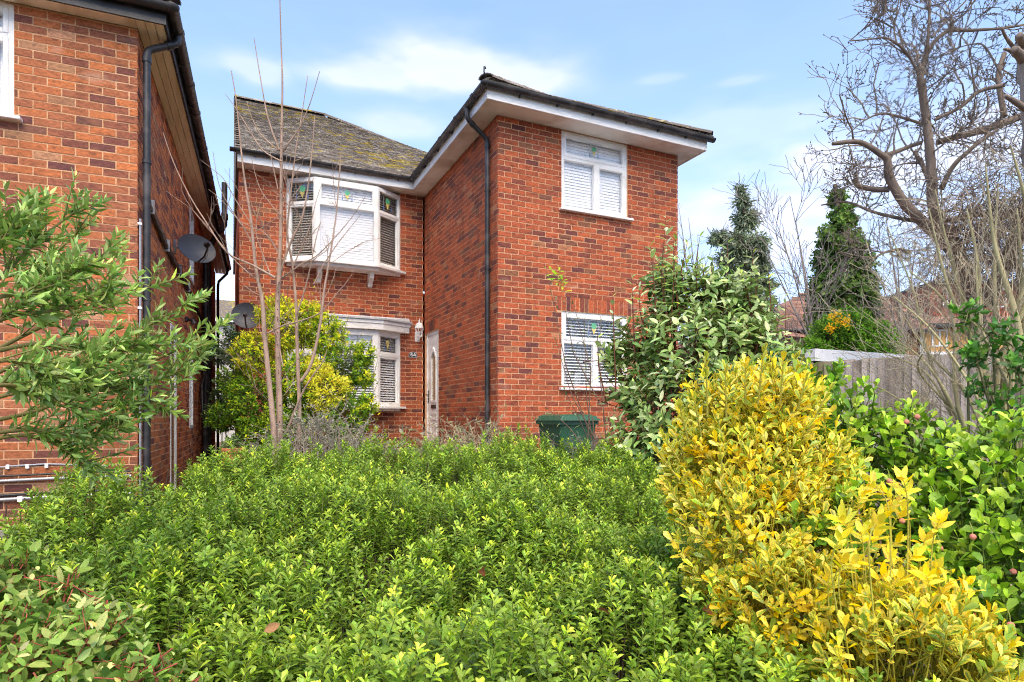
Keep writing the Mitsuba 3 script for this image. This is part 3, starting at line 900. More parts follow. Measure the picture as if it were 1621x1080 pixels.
# eaves: boards under the overhang
for i in range(3):
    a, b = .003 + i * .084, .003 + (i + 1) * .084 - .007
    put('soffit_board', bx(a, b, -.175 + .0, 11.3, LZS, LZS + .015), 'm_old_soffit', left)
put('soffit_board', bx(-4.2, 0.0, -.18, -.003, LZS + .001, LZS + .016), 'm_old_soffit', left)
put('fascia', bx(-4.2, .275, -.20, -.18, LZS - .012, LZS + .16), 'm_black', left)
put('fascia', bx(.255, .275, -.18, 11.3, LZS - .012, LZS + .16), 'm_black', left)
gz = LZS + .15
gutter(left, (-4.2, -.262, gz), (1, 0, 0), (0, -1, 0), 4.2 + .33, r=.058, unions=(3.95, 2.4), brackets=(.8, 1.7, 2.6, 3.4))
gutter(left, (.337, -.26, gz), (0, 1, 0), (1, 0, 0), 11.5, r=.058, unions=(.42, 1.5, 2.25, 3.4, 4.6, 5.8, 7.0, 8.2, 9.4), brackets=(1.0, 2.0, 3.0, 4.0, 5.2, 6.4, 7.6))
corner_gutter(left, (.336, -.261, gz), .068)
downpipe(left, [(.337, .16, gz - .04), (.337, .16, gz - .13), (.07, .06, gz - .32), (.07, .06, LZG)], .036, clips=(2.6, 1.2, .0), out=(-.06, 0, 0))
put('conduit', tube([[.02, .012, 2.0], [.02, .012, LZG]], .011, 6), 'm_galvanised', left)
for z in (1.95, 1.1, .4):
    put('cable_clip', bx(.0, .035, -.004, .03, z - .012, z + .012), 'm_white_metal', left)
roofL = 'neighbour_house__roof'
LE = LZS + .17
p3 = math.radians(34)
rd = 2.15
rp = [[-4.3, -.25, LE], [.32, -.25, LE], [.32, 11.5, LE], [-4.3, 11.5, LE], [-2.0, -.25 + 2.3, LE + 2.32 * math.tan(p3)], [-2.0, 11.5 - 2.3, LE + 2.32 * math.tan(p3)]]
put('roof', trimesh.Trimesh(rp, [[0, 1, 4], [1, 2, 5], [1, 5, 4], [2, 3, 5], [3, 0, 4], [3, 4, 5], [0, 2, 1], [0, 3, 2]], process=False), 'm_tile', left, uv=np.tile((.3, 0.), (6, 1)))
store = []
R3 = FL[:3, :3]
O3 = FL[:3, 3]
keep = frame[0]
frame[0] = np.eye(4)                               # tiles are laid in world coordinates
tile_plane(roofL, 'front', R3 @ np.array([-4.3, -.27, LE + .005]) + O3, R3 @ np.array([1., 0, 0]), R3 @ np.array([0, math.cos(p3), math.sin(p3)]), Polygon([(0, 0), (4.62, 0), (2.3, 2.75)]), rng, store=store)
tile_plane(roofL, 'side', R3 @ np.array([.34, -.25, LE + .005]) + O3, R3 @ np.array([0, 1., 0]), R3 @ np.array([-math.cos(p3), 0, math.sin(p3)]), Polygon([(0, 0), (11.7, 0), (9.4, 2.75), (2.3, 2.75)]), rng, store=store)
finish_tiles(roofL, store, 'm_tile', 40)
frame[0] = keep
hip_tiles(roofL, (.33, -.26, LE + .03), (-2.0, 2.05, LE + 2.32 * math.tan(p3) + .02), rng, r=.10)
c0 = np.array([.36, -.28, LE + .04])
put('hip_iron', tube([c0 + [-.05, .05, .03], c0, c0 + [.03, -.03, .05], c0 + [.03, -.03, .11], c0 + [.01, -.01, .13]], .012, 6), 'm_black', roofL, smooth=True)

# its upper front window, cut by the edge of the picture, and the lower one behind the leaves
lwin = casement_window(left, MLF, *lw, 3.60, -1.66, None, None, (True, True, True), .08)
put('curtain', [moved(bx(lw[0] + .04 + i * .05, lw[0] + .085 + i * .05, -.155 - .008 * (i % 2), -.15 - .008 * (i % 2), lw[2], lw[3]), MLF) for i in range(25)], 'm_slat', lwin)
lwin2 = casement_window(left, MLF, -2.6, -1.3, -.1, 1.5, 1.05, -1.95, 'm_slat', None, (True, False, True), .08)
# the side: a door with a white frame, a window, black waste pipes, a vent pipe, cables
sd = put('side_door', [moved(m, MLS) for m in [bx(2.35, 2.41, -.07, .012, LZG, 1.28), bx(2.92, 2.98, -.07, .012, LZG, 1.28), bx(2.41, 2.92, -.069, .011, 1.22, 1.28)]], 'm_upvc', left)
put('door_leaf', moved(bx(2.412, 2.918, -.06, -.02, LZG, 1.218), MLS), 'm_brown_brick', sd)
for (a, b, z0, z1) in ((4.80, 5.45, 2.4, 3.65), (4.75, 5.3, -.2, 1.3)):
    sw_ = put('window', [moved(m, MLS) for m in ring(a, b, z0, z1, .06, -.08, .012)], 'm_upvc', left)
    light(sw_, MLS, a + .05, b - .05, z0 + .05, z1 - .05, True, None)
    room(sw_, MLS, a, b, z0, z1)
put('waste_pipe', tube([[.09, 6.9, LZG], [.09, 6.9, 2.9], [.09, 6.92, 3.3], [.30, 6.75, 3.75], [.40, 6.6, 3.82]], .055, 12), 'm_black', left, smooth=40)
put('waste_pipe', tube([[.09, 7.6, LZG], [.09, 7.6, 3.8]], .06, 12), 'm_black', left, smooth=40)
put('waste_pipe', tube([[.09, 6.2, .1], [.07, 6.3, .6], [.09, 6.9, 1.0]], .03, 10), 'm_black', left, smooth=40)
vp = put('vent_pipe', tube([[.40, 6.6, 3.80], [.46, 6.55, 3.9], [.46, 6.55, 4.0], [.46, 6.55, 4.75]], .055, 14), 'm_black', left, smooth=40)
put('pipe_socket', tube([[.46, 6.55, 4.0], [.46, 6.55, 4.01], [.46, 6.55, 4.12], [.46, 6.55, 4.13]], [.055, .068, .068, .055], 14), 'm_black', vp, smooth=30)
tag(put('waste_pipe', tube([[.035, .32, 2.28], [.035, 1.7, 2.16], [.035, 4.3, 2.10], [.06, 6.3, 1.9]], .028, 8), 'm_black', left, smooth=True), 'thin black pipe running along the side wall')
put('waste_pipe', tube([[.03, .32, 2.36], [.03, 1.7, 2.24], [.03, 4.3, 2.17], [.03, 6.0, 2.1]], .014, 6), 'm_black', left, smooth=True)
for y, z in ((.55, 2.25), (1.75, 2.14), (3.0, 2.12), (4.2, 2.09)):
    put('pipe_clip', bx(.0, .07, y - .015, y + .015, z - .03, z + .12), 'm_galvanised', left)
put('downpipe', tube([[.337, 10.9, gz - .05], [.30, 10.9, gz - .22], [.10, 10.9, gz - .45], [.08, 10.9, gz - .6], [.08, 10.9, LZG]], .034, 10), 'm_black', left, smooth=40)
put('outside_light', [bx(.0, .05, 4.05, 4.13, 1.55, 1.63, .01), tube([[.05, 4.09, 1.59], [.11, 4.09, 1.58], [.13, 4.09, 1.52]], [.02, .035, .05], 10)], 'm_black', left)
# cables and pipes low on the front
for z, r, m_ in ((-.555, .010, 'm_black'), (-.60, .016, 'm_galvanised'), (-.775, .018, 'm_galvanised'), (-.735, .014, 'm_black')):
    put('service_pipe', tube([[-3.9, -.03, z - .01], [-2.2, -.03, z + .005], [-1.1, -.03, z], [-.72, -.03, z + .008], [-.05, -.03, z + .012]], r, 8), m_, left, smooth=True)
put('service_cable', tube([[-3.5, -.012, -.47]] + [[-3.5 + i * .25, -.012, -.47 + .018 * math.sin(i * 1.3)] for i in range(1, 14)], .007, 5), 'm_lead', left)
for x in (-.95, -2.2):
    put('cable_clip', bx(x - .02, x + .02, -.05, .0, -.80, -.75), 'm_white_metal', left)
for x in (-1.05, -.9, -.75):
    put('cable_clip', bx(x - .012, x + .012, -.03, .0, -.49, -.45), 'm_white_metal', left)
# world coordinates again
def left_point(x, y, z):
    return R3 @ np.array([x, y, z]) + O3
frame[0] = np.eye(4)
satellite_dish('grey satellite dish high on the side wall of the left house', left_point(0, 2.73, 2.42), R3 @ np.array([1., 0, 0]), left_point(.30, 2.70, 2.42), R3 @ np.array([.45, -.9, .28]), .52, .44)
# ------------------------------------------------------------------ plants: leaves, shoots, stems
def at(px, py, d):
    """The point d metres ahead that the photograph shows at this pixel (of 1621 x 1080)."""
    x, z = (px - 810.5) / 963.0 * d, (660.0 - py) / 963.0 * d
    return np.array([x * CS + d * SN, -x * SN + d * CS, z])


def street(r, d, z):
    """r to the right of and d ahead of the photographer, along the ground."""
    r, d = np.asarray(r, float), np.asarray(d, float)
    return np.stack([r * CS + d * SN, -r * SN + d * CS, np.broadcast_to(z, np.broadcast(r, d).shape)], -1)


def ground_z(x, y):
    """Street level by the camera, rising to the houses."""
    t = np.clip((np.asarray(y, float) - 3.2) / 4.6, 0, 1)
    r = np.clip((np.asarray(x, float) - .2) / 1.4, 0, 1)
    return -1.55 + (t * t * (3 - 2 * t)) * (.42 + .38 * r)


def down(p):
    """The spot on the ground below a point."""
    p = np.array(p, float)
    p[2] = float(ground_z(p[0], p[1])) - .06
    return p


def unit(v):
    return v / (np.linalg.norm(v, axis=-1, keepdims=True) + 1e-12)


OVAL = ([.30, .68], [.86, .80])
OBOVATE = ([.40, .78], [.70, .98])
LANCE = ([.32, .70], [.95, .72])
PLAIN = ([.55], [1.0])


def leaves(Pb, A, Nn, L, W, mid, edge, shape=OVAL, fold=.22, curl=.15):
    """Leaves as small folded, curled blades: (vertices (n, k, 3), triangles, colours (n, k, 3))."""
    ts, ws = shape
    B = np.cross(A, Nn)
    mid, edge = np.clip(mid, .002, .97), np.clip(edge, .002, .97)
    kb = np.clip(np.round(20 * mid[:, 2] / mid[:, 1]), 0, 40) / 20          # one blue-to-green step for the whole leaf
    mid, edge = mid.copy(), edge.copy()
    mid[:, 2], edge[:, 2] = mid[:, 1] * kb, edge[:, 1] * kb
    L, W = L[:, None], W[:, None]
    fold = np.broadcast_to(fold, (len(Pb),))[:, None]
    curl = np.broadcast_to(curl, (len(Pb),))[:, None]
    V, C = [Pb], [mid]
    for t, w in zip(ts, ws):
        c = Pb + A * t * L - Nn * curl * L * t * t
        e = Nn * fold * W * w
        V += [c - B * W * w / 2 + e, c, c + B * W * w / 2 + e]
        C += [edge, mid, edge]
    V.append(Pb + A * L - Nn * curl * L)
    C.append(edge)
    k = len(ts)
    F = [[0, 2, 1], [0, 3, 2]]
    for i in range(k - 1):
        a, b = 1 + 3 * i, 4 + 3 * i
        F += [[a, a + 1, b + 1], [a, b + 1, b], [a + 1, a + 2, b + 2], [a + 1, b + 2, b + 1]]
    a, n = 1 + 3 * (k - 1), 3 * k + 1
    F += [[a, a + 1, n], [a + 1, a + 2, n]]
    return np.stack(V, 1), np.array(F), np.stack(C, 1)


def sticks(P0, P1, r0, r1, sides=4):
    P0, P1 = np.asarray(P0, float), np.asarray(P1, float)
    r0, r1 = (np.broadcast_to(r, (len(P0),))[:, None, None] for r in (r0, r1))
    t = unit(P1 - P0)
    a = unit(np.cross(t, np.where(np.abs(t[:, 2:]) < .9, [[0, 0, 1.]], [[1., 0, 0]])))
    b = np.cross(t, a)
    ang = np.arange(sides) * 2 * np.pi / sides
    ringv = np.cos(ang)[None, :, None] * a[:, None] + np.sin(ang)[None, :, None] * b[:, None]
    V = np.concatenate([P0[:, None] + ringv * r0, P1[:, None] + ringv * r1], 1)
    F = []
    for k in range(sides):
        k1 = (k + 1) % sides
        F += [[k, k1, sides + k1], [k, sides + k1, sides + k]]
    return V, np.array(F)


def shoot_leaves(base, axis, length, n, rg, arrange='spiral', incl=(75, 25), bare=.12, power=1.0):
    """Where the leaves of many shoots sit: (point, leaf axis, upper side, place along the shoot 0..1, number of the shoot)."""
    m = len(base)
    ref = unit(np.cross(axis, np.where(np.abs(axis[:, 2:]) < .9, [[0, 0, 1.]], [[1., 0, 0]])))
    oth = np.cross(axis, ref)
    i = np.arange(n)
    if arrange == 'spiral':
        t = bare + (1 - bare) * (i / max(n - 1, 1)) ** power
        az = i * 2.39996
    else:
        t = bare + (1 - bare) * ((i // 2) / max((n - 1) // 2, 1)) ** power
        az = (i % 2) * np.pi + (i // 2) * np.pi / 2
    az = az[None] + rg.uniform(0, 6.28, (m, 1)) + rg.normal(0, .16, (m, n))
    tt = np.broadcast_to(t[None], (m, n))
    inc = np.radians(incl[0] + (incl[1] - incl[0]) * tt ** 1.5 + rg.normal(0, 7, (m, n)))
    rad = np.cos(az)[..., None] * ref[:, None] + np.sin(az)[..., None] * oth[:, None]
    ax = axis[:, None]
    A = np.cos(inc)[..., None] * ax + np.sin(inc)[..., None] * rad
    Nn = np.sin(inc)[..., None] * ax - np.cos(inc)[..., None] * rad
    Pt = base[:, None] + ax * (length[:, None] * tt)[..., None]
    who = np.broadcast_to(np.arange(m)[:, None], (m, n))
    return Pt.reshape(-1, 3), A.reshape(-1, 3), Nn.reshape(-1, 3), tt.reshape(-1).copy(), who.reshape(-1)


def colours(pal, k, rg, jitter=.22):
    """Colours picked from the palette at k (0..1), each a little lighter or darker, warmer or cooler."""
    pal = np.array(pal, float)
    x = np.clip(k, 0, 1) * (len(pal) - 1)
    i = np.minimum(x.astype(int), len(pal) - 2)
    c = pal[i] + (pal[i + 1] - pal[i]) * (x - i)[:, None]
    c = c * np.exp(rg.normal(0, jitter, (len(k), 1))) * np.exp(rg.normal(0, .06, (len(k), 3)))
    return np.clip(c, .003, .9)


def show_size(c, s):
    q, d = screen(c)
    inside = (d > .2) & (q[:, 0] > .005) & (q[:, 0] < .995) & (q[:, 1] > .005) & (q[:, 1] < .661)
    return np.where(inside, s / np.maximum(d, .2), -1)


def flatten(V, F):
    n, k = V.shape[:2]
    return V.reshape(-1, 3), (F[None] + (np.arange(n) * k)[:, None, None]).reshape(-1, 3)


def put_leaves(plant, blocks, bsdf, most=300, name='leaf', rest='foliage'):
    """The leaves that show largest as parts, the others of the plant as one."""
    size = [show_size(V.mean(1), np.linalg.norm(V[:, 0] - V[:, -1], axis=1)) for V, F, C in blocks]
    al = np.concatenate(size)
    cut = np.sort(al)[-min(most, len(al))] if most else np.inf
    vs, fs, cs, off = [], [], [], 0
    left_over = most
    for (V, F, C), s in zip(blocks, size):
        big = np.where(s >= max(cut, 0))[0][:left_over]
        left_over -= len(big)
        for j in big:
            put(name, (V[j], F), bsdf, plant, smooth=True, color=C[j])
        keep = np.ones(len(V), bool)
        keep[big] = False
        if keep.any():
            v, f = flatten(V[keep], F)
            vs.append(v); fs.append(f + off); cs.append(C[keep].reshape(-1, 3)); off += len(v)
    if vs:
        put(rest, (np.vstack(vs), np.vstack(fs)), bsdf, plant, smooth=True, color=np.vstack(cs), stuff=True)


def put_sticks(plant, name, P0, P1, r0, r1, col, rg, sides=4, stuff=True, bsdf='m_bark'):
    if len(P0) == 0:
        return
    V, F = sticks(P0, P1, r0, r1, sides)
    c = np.asarray(col, float) * np.exp(rg.normal(0, .18, (len(V), 1)))
    v, f = flatten(V, F)
    return put(name, (v, f), bsdf, plant, smooth=True, color=np.repeat(c, V.shape[1], 0), stuff=stuff)


def put_limb(plant, name, pts, radii, col, rg, sides=9, wob=.12):
    """A limb: one tapering tube with an uneven bark."""
    pts = np.asarray(pts, float)
    k = 5
    t = np.linspace(0, len(pts) - 1, (len(pts) - 1) * k + 1)
    i = np.clip(t.astype(int), 0, len(pts) - 2)
    f = (t - i)[:, None]
    p0, p1, p2, p3 = pts[np.maximum(i - 1, 0)], pts[i], pts[i + 1], pts[np.minimum(i + 2, len(pts) - 1)]
    q = .5 * (2 * p1 + (p2 - p0) * f + (2 * p0 - 5 * p1 + 4 * p2 - p3) * f ** 2 + (3 * p1 - p0 - 3 * p2 + p3) * f ** 3)
    r = np.interp(t, np.arange(len(pts)), radii)
    m = tube(q, r, sides)
    n = meshkit.fbm(m.vertices * (1.2 / max(r[0], .01)), 3, seed=len(pts)) - .5
    n2 = meshkit.fbm(m.vertices * [9, 9, 2.2] / max(r[0] * 6, .08), 3, seed=9) - .5
    ctr = np.vstack([np.repeat(q, sides, 0), q[:1], q[-1:]])
    m.vertices = m.vertices + (m.vertices - ctr) * (n[:, None] * wob * 2)
    c = np.clip(np.asarray(col, float)[None] * (1 + 1.3 * n2[:, None]), .01, .8)
    return put(name, m, 'm_bark', plant, smooth=True, color=c), q


def sphere_points(lumps, n, rg, lean=.35, shell=(.55, 1.0), gaps=.0, seed=1, gap_scale=5.5):
    """Shoot tips spread over the outsides of overlapping balls (centre, radius): (points, outward directions)."""
    w = np.array([r ** 2 for _, r in lumps])
    who = rg.choice(len(lumps), n, p=w / w.sum())
    d = unit(rg.normal(0, 1, (n, 3)))
    c = np.array([l[0] for l in lumps])[who]
    r = np.array([l[1] for l in lumps])[who]
    p = c + d * (r * rg.uniform(shell[0], shell[1], n) ** (1 / 2))[:, None]
    # drop those deep inside another ball
    ok = np.ones(n, bool)
    for j, (cc, rr) in enumerate(lumps):
        ok &= (np.linalg.norm(p - cc, axis=1) > rr * .62) | (who == j)
    if gaps:
        ok &= meshkit.noise(p * gap_scale, seed) > gaps
    a = unit(d + np.array([0, 0, 1.0]) * lean + rg.normal(0, .28, (n, 3)))
    return p[ok], a[ok], who[ok]


def shrub(plant, lumps, n, rg, bsdf, palette, leaf, nleaf, length, incl=(70, 25), shape=OVAL, arrange='opposite', margin=None, full=0.0, lean=.35, fold=.22, curl=.15,
          stem=(.10, .12, .03), stem_r=.0022, most=300, tip=.75, shell=(.5, 1.0), gaps=0.0, droop=0.0, foot=None, tone=None, name='leaf', jitter=.22):
    """A leafy shrub: shoots over a set of lumps, all leaf by leaf, with stems down to its foot."""
    p, a, who = sphere_points(lumps, n, rg, lean, shell, gaps)
    m = len(p)
    ln = length * rg.uniform(.6, 1.25, m)
    base = p - a * ln[:, None] * .8
    Pt, A, Nn, t, sh = shoot_leaves(base, a, ln, nleaf, rg, arrange, incl, .15)
    if droop:
        A = unit(A + np.array([0, 0, -droop]))
        Nn = unit(Nn - A * (Nn * A).sum(1, keepdims=True))
    k = len(Pt)
    Lf = leaf[0] * rg.uniform(.7, 1.2, k) * (1 - .45 * np.clip((t - .8) / .2, 0, 1)) * (.75 + .25 * np.clip(t / .3, 0, 1))
    Wf = Lf * leaf[1] / leaf[0] * rg.uniform(.85, 1.12, k)
    shade = np.clip(tip * t ** 2 + rg.normal(0, .14, k) + (rg.normal(0, .16, m)[sh] if tone is None else tone(p, who, rg)[sh]), 0, 1)
    mid = colours(palette, shade, rg, jitter)
    edge = mid.copy()
    if margin is not None:
        e = np.array(margin)[rg.integers(0, len(margin), k)] * np.exp(rg.normal(0, .12, (k, 1)))
        edge = e
        whole = (rg.random(m)[sh] < full)
        mid = np.where(whole[:, None], e * [1.0, .97, .9], mid)
    f = np.clip(rg.normal(fold, .08, k), 0, .6)
    cu = rg.normal(curl, .12, k)
    V, F, C = leaves(Pt, A, Nn, Lf, Wf, mid, edge, shape, f, cu)
    put_leaves(plant, [(V, F, C)], bsdf, most, name)
    put_sticks(plant, 'stems', base - a * ln[:, None] * .5, p, stem_r, stem_r * .6, stem, rg, 3)
    if foot is not None:
        foot = np.asarray(foot, float)
        for c, r in lumps:
            mid_ = foot * .35 + c * .65 + rg.normal(0, .05, 3) * [1, 1, .3]
            put_limb(plant, 'branch', [foot + rg.normal(0, .03, 3) * [1, 1, 0], (foot + mid_) / 2 + rg.normal(0, .04, 3), mid_, c + [0, 0, r * .4]], [stem_r * 5, stem_r * 4, stem_r * 3, stem_r * 1.3], stem, rg, 6)
    return p, a


def twig_tree(p, d, length, r, level, rg, out, spread=.55, up=.15, kids=(2, 4), seg=4, wander=.16, shrink=.68, least=.0018):
    """Branches that fork and wander; out gets (p0, p1, r0, r1, level)."""
    pos, dirn, rad = np.array(p, float), unit(np.asarray(d, float)), r
    step = length / seg
    for i in range(seg):
        dirn = unit(dirn + rg.normal(0, wander, 3) + np.array([0, 0, up * .3]))
        new = pos + dirn * step
        r1 = max(least, rad * (.90 if level else .93))
        out.append((pos, new, rad, r1, level))
        pos, rad = new, r1
        if level > 0 and (i > 0 or seg < 3):
            for _ in range(rg.integers(kids[0], kids[1]) if i == seg - 1 else rg.integers(0, 3)):
                side = unit(np.cross(dirn, unit(rg.normal(0, 1, 3))))
                nd = unit(dirn * (1 - spread * .6) + side * spread + np.array([0, 0, up]))
                twig_tree(pos, nd, length * shrink * rg.uniform(.7, 1.2), max(least, rad * .62), level - 1, rg, out, spread, up, kids, seg if level > 1 else max(2, seg - 1), wander, shrink, least)
# ------------------------------------------------------------------ the low evergreen hedge in the foreground
rh = np.random.default_rng(21)
HEDGE = Polygon([(-1.45, .85), (-1.95, 1.9), (-2.33, 2.6), (-2.38, 2.95), (-1.95, 3.15), (-1.98, 3.55), (-1.7, 3.95), (-1.0, 4.25), (.1, 4.45), (1.05, 4.35), (1.0, 3.2), (.88, 2.3), (.90, 1.8), (1.0, 1.35), (1.15, .85)])


def hedge_top(r, d):
    p = np.stack([r * 2.3, d * 2.3, 0 * r], -1)
    z = -.555 + .122 * (d - 1.25) + (meshkit.fbm(p, 3, seed=8) - .5) * .24 + (meshkit.noise(np.stack([r * 6.1, d * 6.1, 0 * r + 3], -1), 5) - .5) * .10
    z += .05 * np.clip((d - 3.3) / .9, 0, 1)
    z += .07 * np.exp(-(((r + .9) / .8) ** 2 + ((d - 2.7) / .7) ** 2))
    z += .10 * np.exp(-(((r + 1.72) / .35) ** 2 + ((d - 3.45) / .4) ** 2)) + .10 * np.exp(-(((r + 1.95) / .35) ** 2 + ((d - 2.8) / .3) ** 2))
    return z


hedge = thing('hedge', 'broad low hedge of small glossy green leaves filling the foreground', 'hedge')
minx, miny, maxx, maxy = HEDGE.bounds
blocks, stems = [], []
shoot_store = []
for layer, (dens, sink) in enumerate(((520, 0.0), (330, .085), (230, .19), (90, .32))):
    n = int(dens * (maxx - minx) * (maxy - miny))
    r, d = rh.uniform(minx, maxx, n), rh.uniform(miny, maxy, n)
    hole = meshkit.noise(np.stack([r * 4.3, d * 4.3, 0 * r + 8], -1), 3)
    keep = [HEDGE.contains(Point(a, b)) and (layer > 0 or h > .20) for a, b, h in zip(r, d, hole)]
    r, d = r[keep], d[keep]
    edge = np.array([HEDGE.exterior.distance(Point(a, b)) for a, b in zip(r, d)])
    q = np.clip(1 - edge / .38, 0, 1)
    cen = np.array([HEDGE.exterior.interpolate(HEDGE.exterior.project(Point(a, b))).coords[0] for a, b in zip(r, d)])
    out = unit(np.stack([cen[:, 0] - r, cen[:, 1] - d], -1))
    top = hedge_top(r, d) - .34 * q ** 2.2 - sink - rh.random(len(r)) ** 2 * .05 + rh.normal(0, .026, len(r))
    lean = q * .9
    ax_s = np.stack([out[:, 0] * lean + rh.normal(0, .22, len(r)), out[:, 1] * lean + rh.normal(0, .22, len(r)), np.ones(len(r))], -1)
    ax = unit(street(ax_s[:, 0], ax_s[:, 1], 0) + np.array([0, 0, 1.0]) * ax_s[:, 2:])
    ax[:, 2] = np.abs(ax[:, 2])
    tipp = street(r, d, 0) + np.array([0, 0, 1.0]) * top[:, None]
    ln = rh.uniform(.10, .19, len(r))
    base = tipp - ax * ln[:, None]
    fresh = np.where(rh.random(len(r)) < .30, rh.uniform(.5, 1.0, len(r)), rh.uniform(0, .42, len(r))) * (1.0 if layer == 0 else .4)
    for far in (False, True):
        sel = (d > 2.5) == far
        if not sel.any():
            continue
        nl = 24 if not far else 20
        Pt, A, Nn, t, sh = shoot_leaves(base[sel], ax[sel], ln[sel], nl, rh, 'spiral', (90, 34), .10, .8)
        k = len(Pt)
        Lf = rh.uniform(.024, .036, k) * (1 - .5 * np.clip((t - .86) / .14, 0, 1))
        Wf = Lf * rh.uniform(.36, .47, k)
        sh_f = fresh[sel][sh]
        tone = np.clip(.23 + .6 * sh_f * np.clip((t - .4) / .6, 0, 1) ** 1.4 + .25 * np.clip((t - .9) / .1, 0, 1) * sh_f + rh.normal(0, .07, k), 0, 1)
        c = colours([(.085, .155, .022), (.20, .33, .034), (.37, .53, .042), (.60, .74, .05), (.78, .88, .09)], tone, rh, .20)
        V, F, C = leaves(Pt, A, Nn, Lf, Wf, c * 1.05, c * .97, OBOVATE if not far and layer < 2 else PLAIN, rh.uniform(.10, .28, k), rh.uniform(.0, .28, k))
        m = int(sel.sum())
        SV, SF = sticks(base[sel] - ax[sel] * .03, tipp[sel] - ax[sel] * .01, .0020, .0011, 3)
        SC = np.repeat(np.array([[.13, .16, .03]]) * np.exp(rh.normal(0, .2, (m, 1))), 6, 0).reshape(m, 6, 3)
        kk = V.shape[1]
        shoot_store.append((V.reshape(m, nl * kk, 3), C.reshape(m, nl * kk, 3), (F[None] + (np.arange(nl) * kk)[:, None, None]).reshape(-1, 3), SV, SF, SC, layer, tipp[sel]))
# the 300 shoots that show largest are parts, the rest one mass of foliage
sizes = [np.where(s[6] == 0, show_size(s[7], np.ones(len(s[7]))), -1) for s in shoot_store]
cut = np.sort(np.concatenate(sizes))[-300]
vs, fs, cs, off = [], [], [], 0
for (V, C, F, SV, SF, SC, layer, tipp), s in zip(shoot_store, sizes):
    nk = V.shape[1]
    AV, AC, AF = np.concatenate([V, SV], 1), np.concatenate([C, SC], 1), np.vstack([F, SF + nk])
    big = np.where(s >= cut)[0]
    for j in big:
        put('shoot', (AV[j], AF), 'm_gloss_leaf', hedge, smooth=True, color=AC[j])
    keep = np.ones(len(V), bool)
    keep[big] = False
    if keep.any():
        v, f = flatten(AV[keep], AF)
        vs.append(v); fs.append(f + off); cs.append(AC[keep].reshape(-1, 3)); off += len(v)
put('foliage', (np.vstack(vs), np.vstack(fs)), 'm_gloss_leaf', hedge, smooth=True, color=np.vstack(cs), stuff=True)
del shoot_store, vs, fs, cs
# its twigs below, down to the soil
n = 900
r, d = rh.uniform(minx, maxx, n), rh.uniform(miny, maxy, n)
keep = np.array([HEDGE.contains(Point(a, b)) for a, b in zip(r, d)])
r, d = r[keep], d[keep]
tp = street(r, d, 0) + np.array([0, 0, 1.0]) * (hedge_top(r, d) - .12)[:, None]
bt = tp + np.stack([rh.normal(0, .08, len(r)), rh.normal(0, .08, len(r)), np.full(len(r), -.9)], -1)
put_sticks(hedge, 'stems', bt, tp, .006, .003, (.06, .045, .03), rh, 4)

# dead brown leaves caught in the hedge
def dead_leaf(px, py, d, size, label, col=(.26, .10, .045)):
    p = at(px, py, d)
    a = unit(rh.normal(0, 1, 3) * [1, 1, .4])
    n = unit(np.cross(a, unit(rh.normal(0, 1, 3))))
    n = n if n[2] > 0 else -n
    V, F, C = leaves(p[None], a[None], n[None], np.array([size]), np.array([size * .6]), np.array([col]), np.array([col]) * .8, ([.2, .5, .8], [.7, 1, .7]), .3, .3)
    k = put('fallen_leaf', (V[0], F), 'm_leaf', smooth=True, color=C[0])
    tag(k, label, 'leaf', 'dead leaves lying on the hedge')


dead_leaf(757, 905, 1.72, .055, 'large curled reddish brown dead leaf standing in the middle of the hedge')
dead_leaf(418, 1000, 1.38, .036, 'pale tan dead leaf low on the left half of the hedge', (.5, .27, .14))
dead_leaf(945, 965, 1.5, .035, 'narrow brown dead leaf hanging in the hedge, right of its middle')
dead_leaf(1112, 965, 1.52, .06, 'long brown dead leaf at the meeting of hedge and yellow bush')

# ------------------------------------------------------------------ golden variegated bush on the right
rg = np.random.default_rng(31)
gold = thing('golden_bush', 'yellow and green variegated bush at the right end of the low hedge', 'bush')
GL = [(1150, 650, 2.0, .15), (1225, 645, 1.95, .16), (1110, 730, 2.02, .13), (1195, 750, 1.9, .22), (1285, 740, 1.9, .15), (1090, 770, 2.0, .10), (1180, 860, 1.75, .22), (1275, 850, 1.75, .17), (1225, 950, 1.6, .17),
      (1320, 955, 1.58, .15), (1410, 985, 1.50, .13), (1450, 1045, 1.32, .15), (1545, 1075, 1.25, .10), (1370, 1040, 1.38, .12), (1150, 930, 1.68, .12), (1480, 985, 1.42, .12)]
lumps = [(at(a, b, c), r) for a, b, c, r in GL]
shrub(gold, lumps, 3000, rg, 'm_gloss_leaf', [(.10, .22, .025), (.20, .34, .03), (.42, .52, .04)], (.036, .0155), 10, .10, (72, 20), OBOVATE, 'opposite',
      margin=[(.97, .73, .03), (.96, .78, .08), (.97, .67, .015), (.34, .46, .05), (.93, .82, .15), (.97, .71, .025)], full=.48, lean=1.0, fold=.18, curl=.05, gaps=.27, stem=(.45, .38, .04), shell=(.35, 1.0), foot=down(at(1260, 1250, 1.8)))
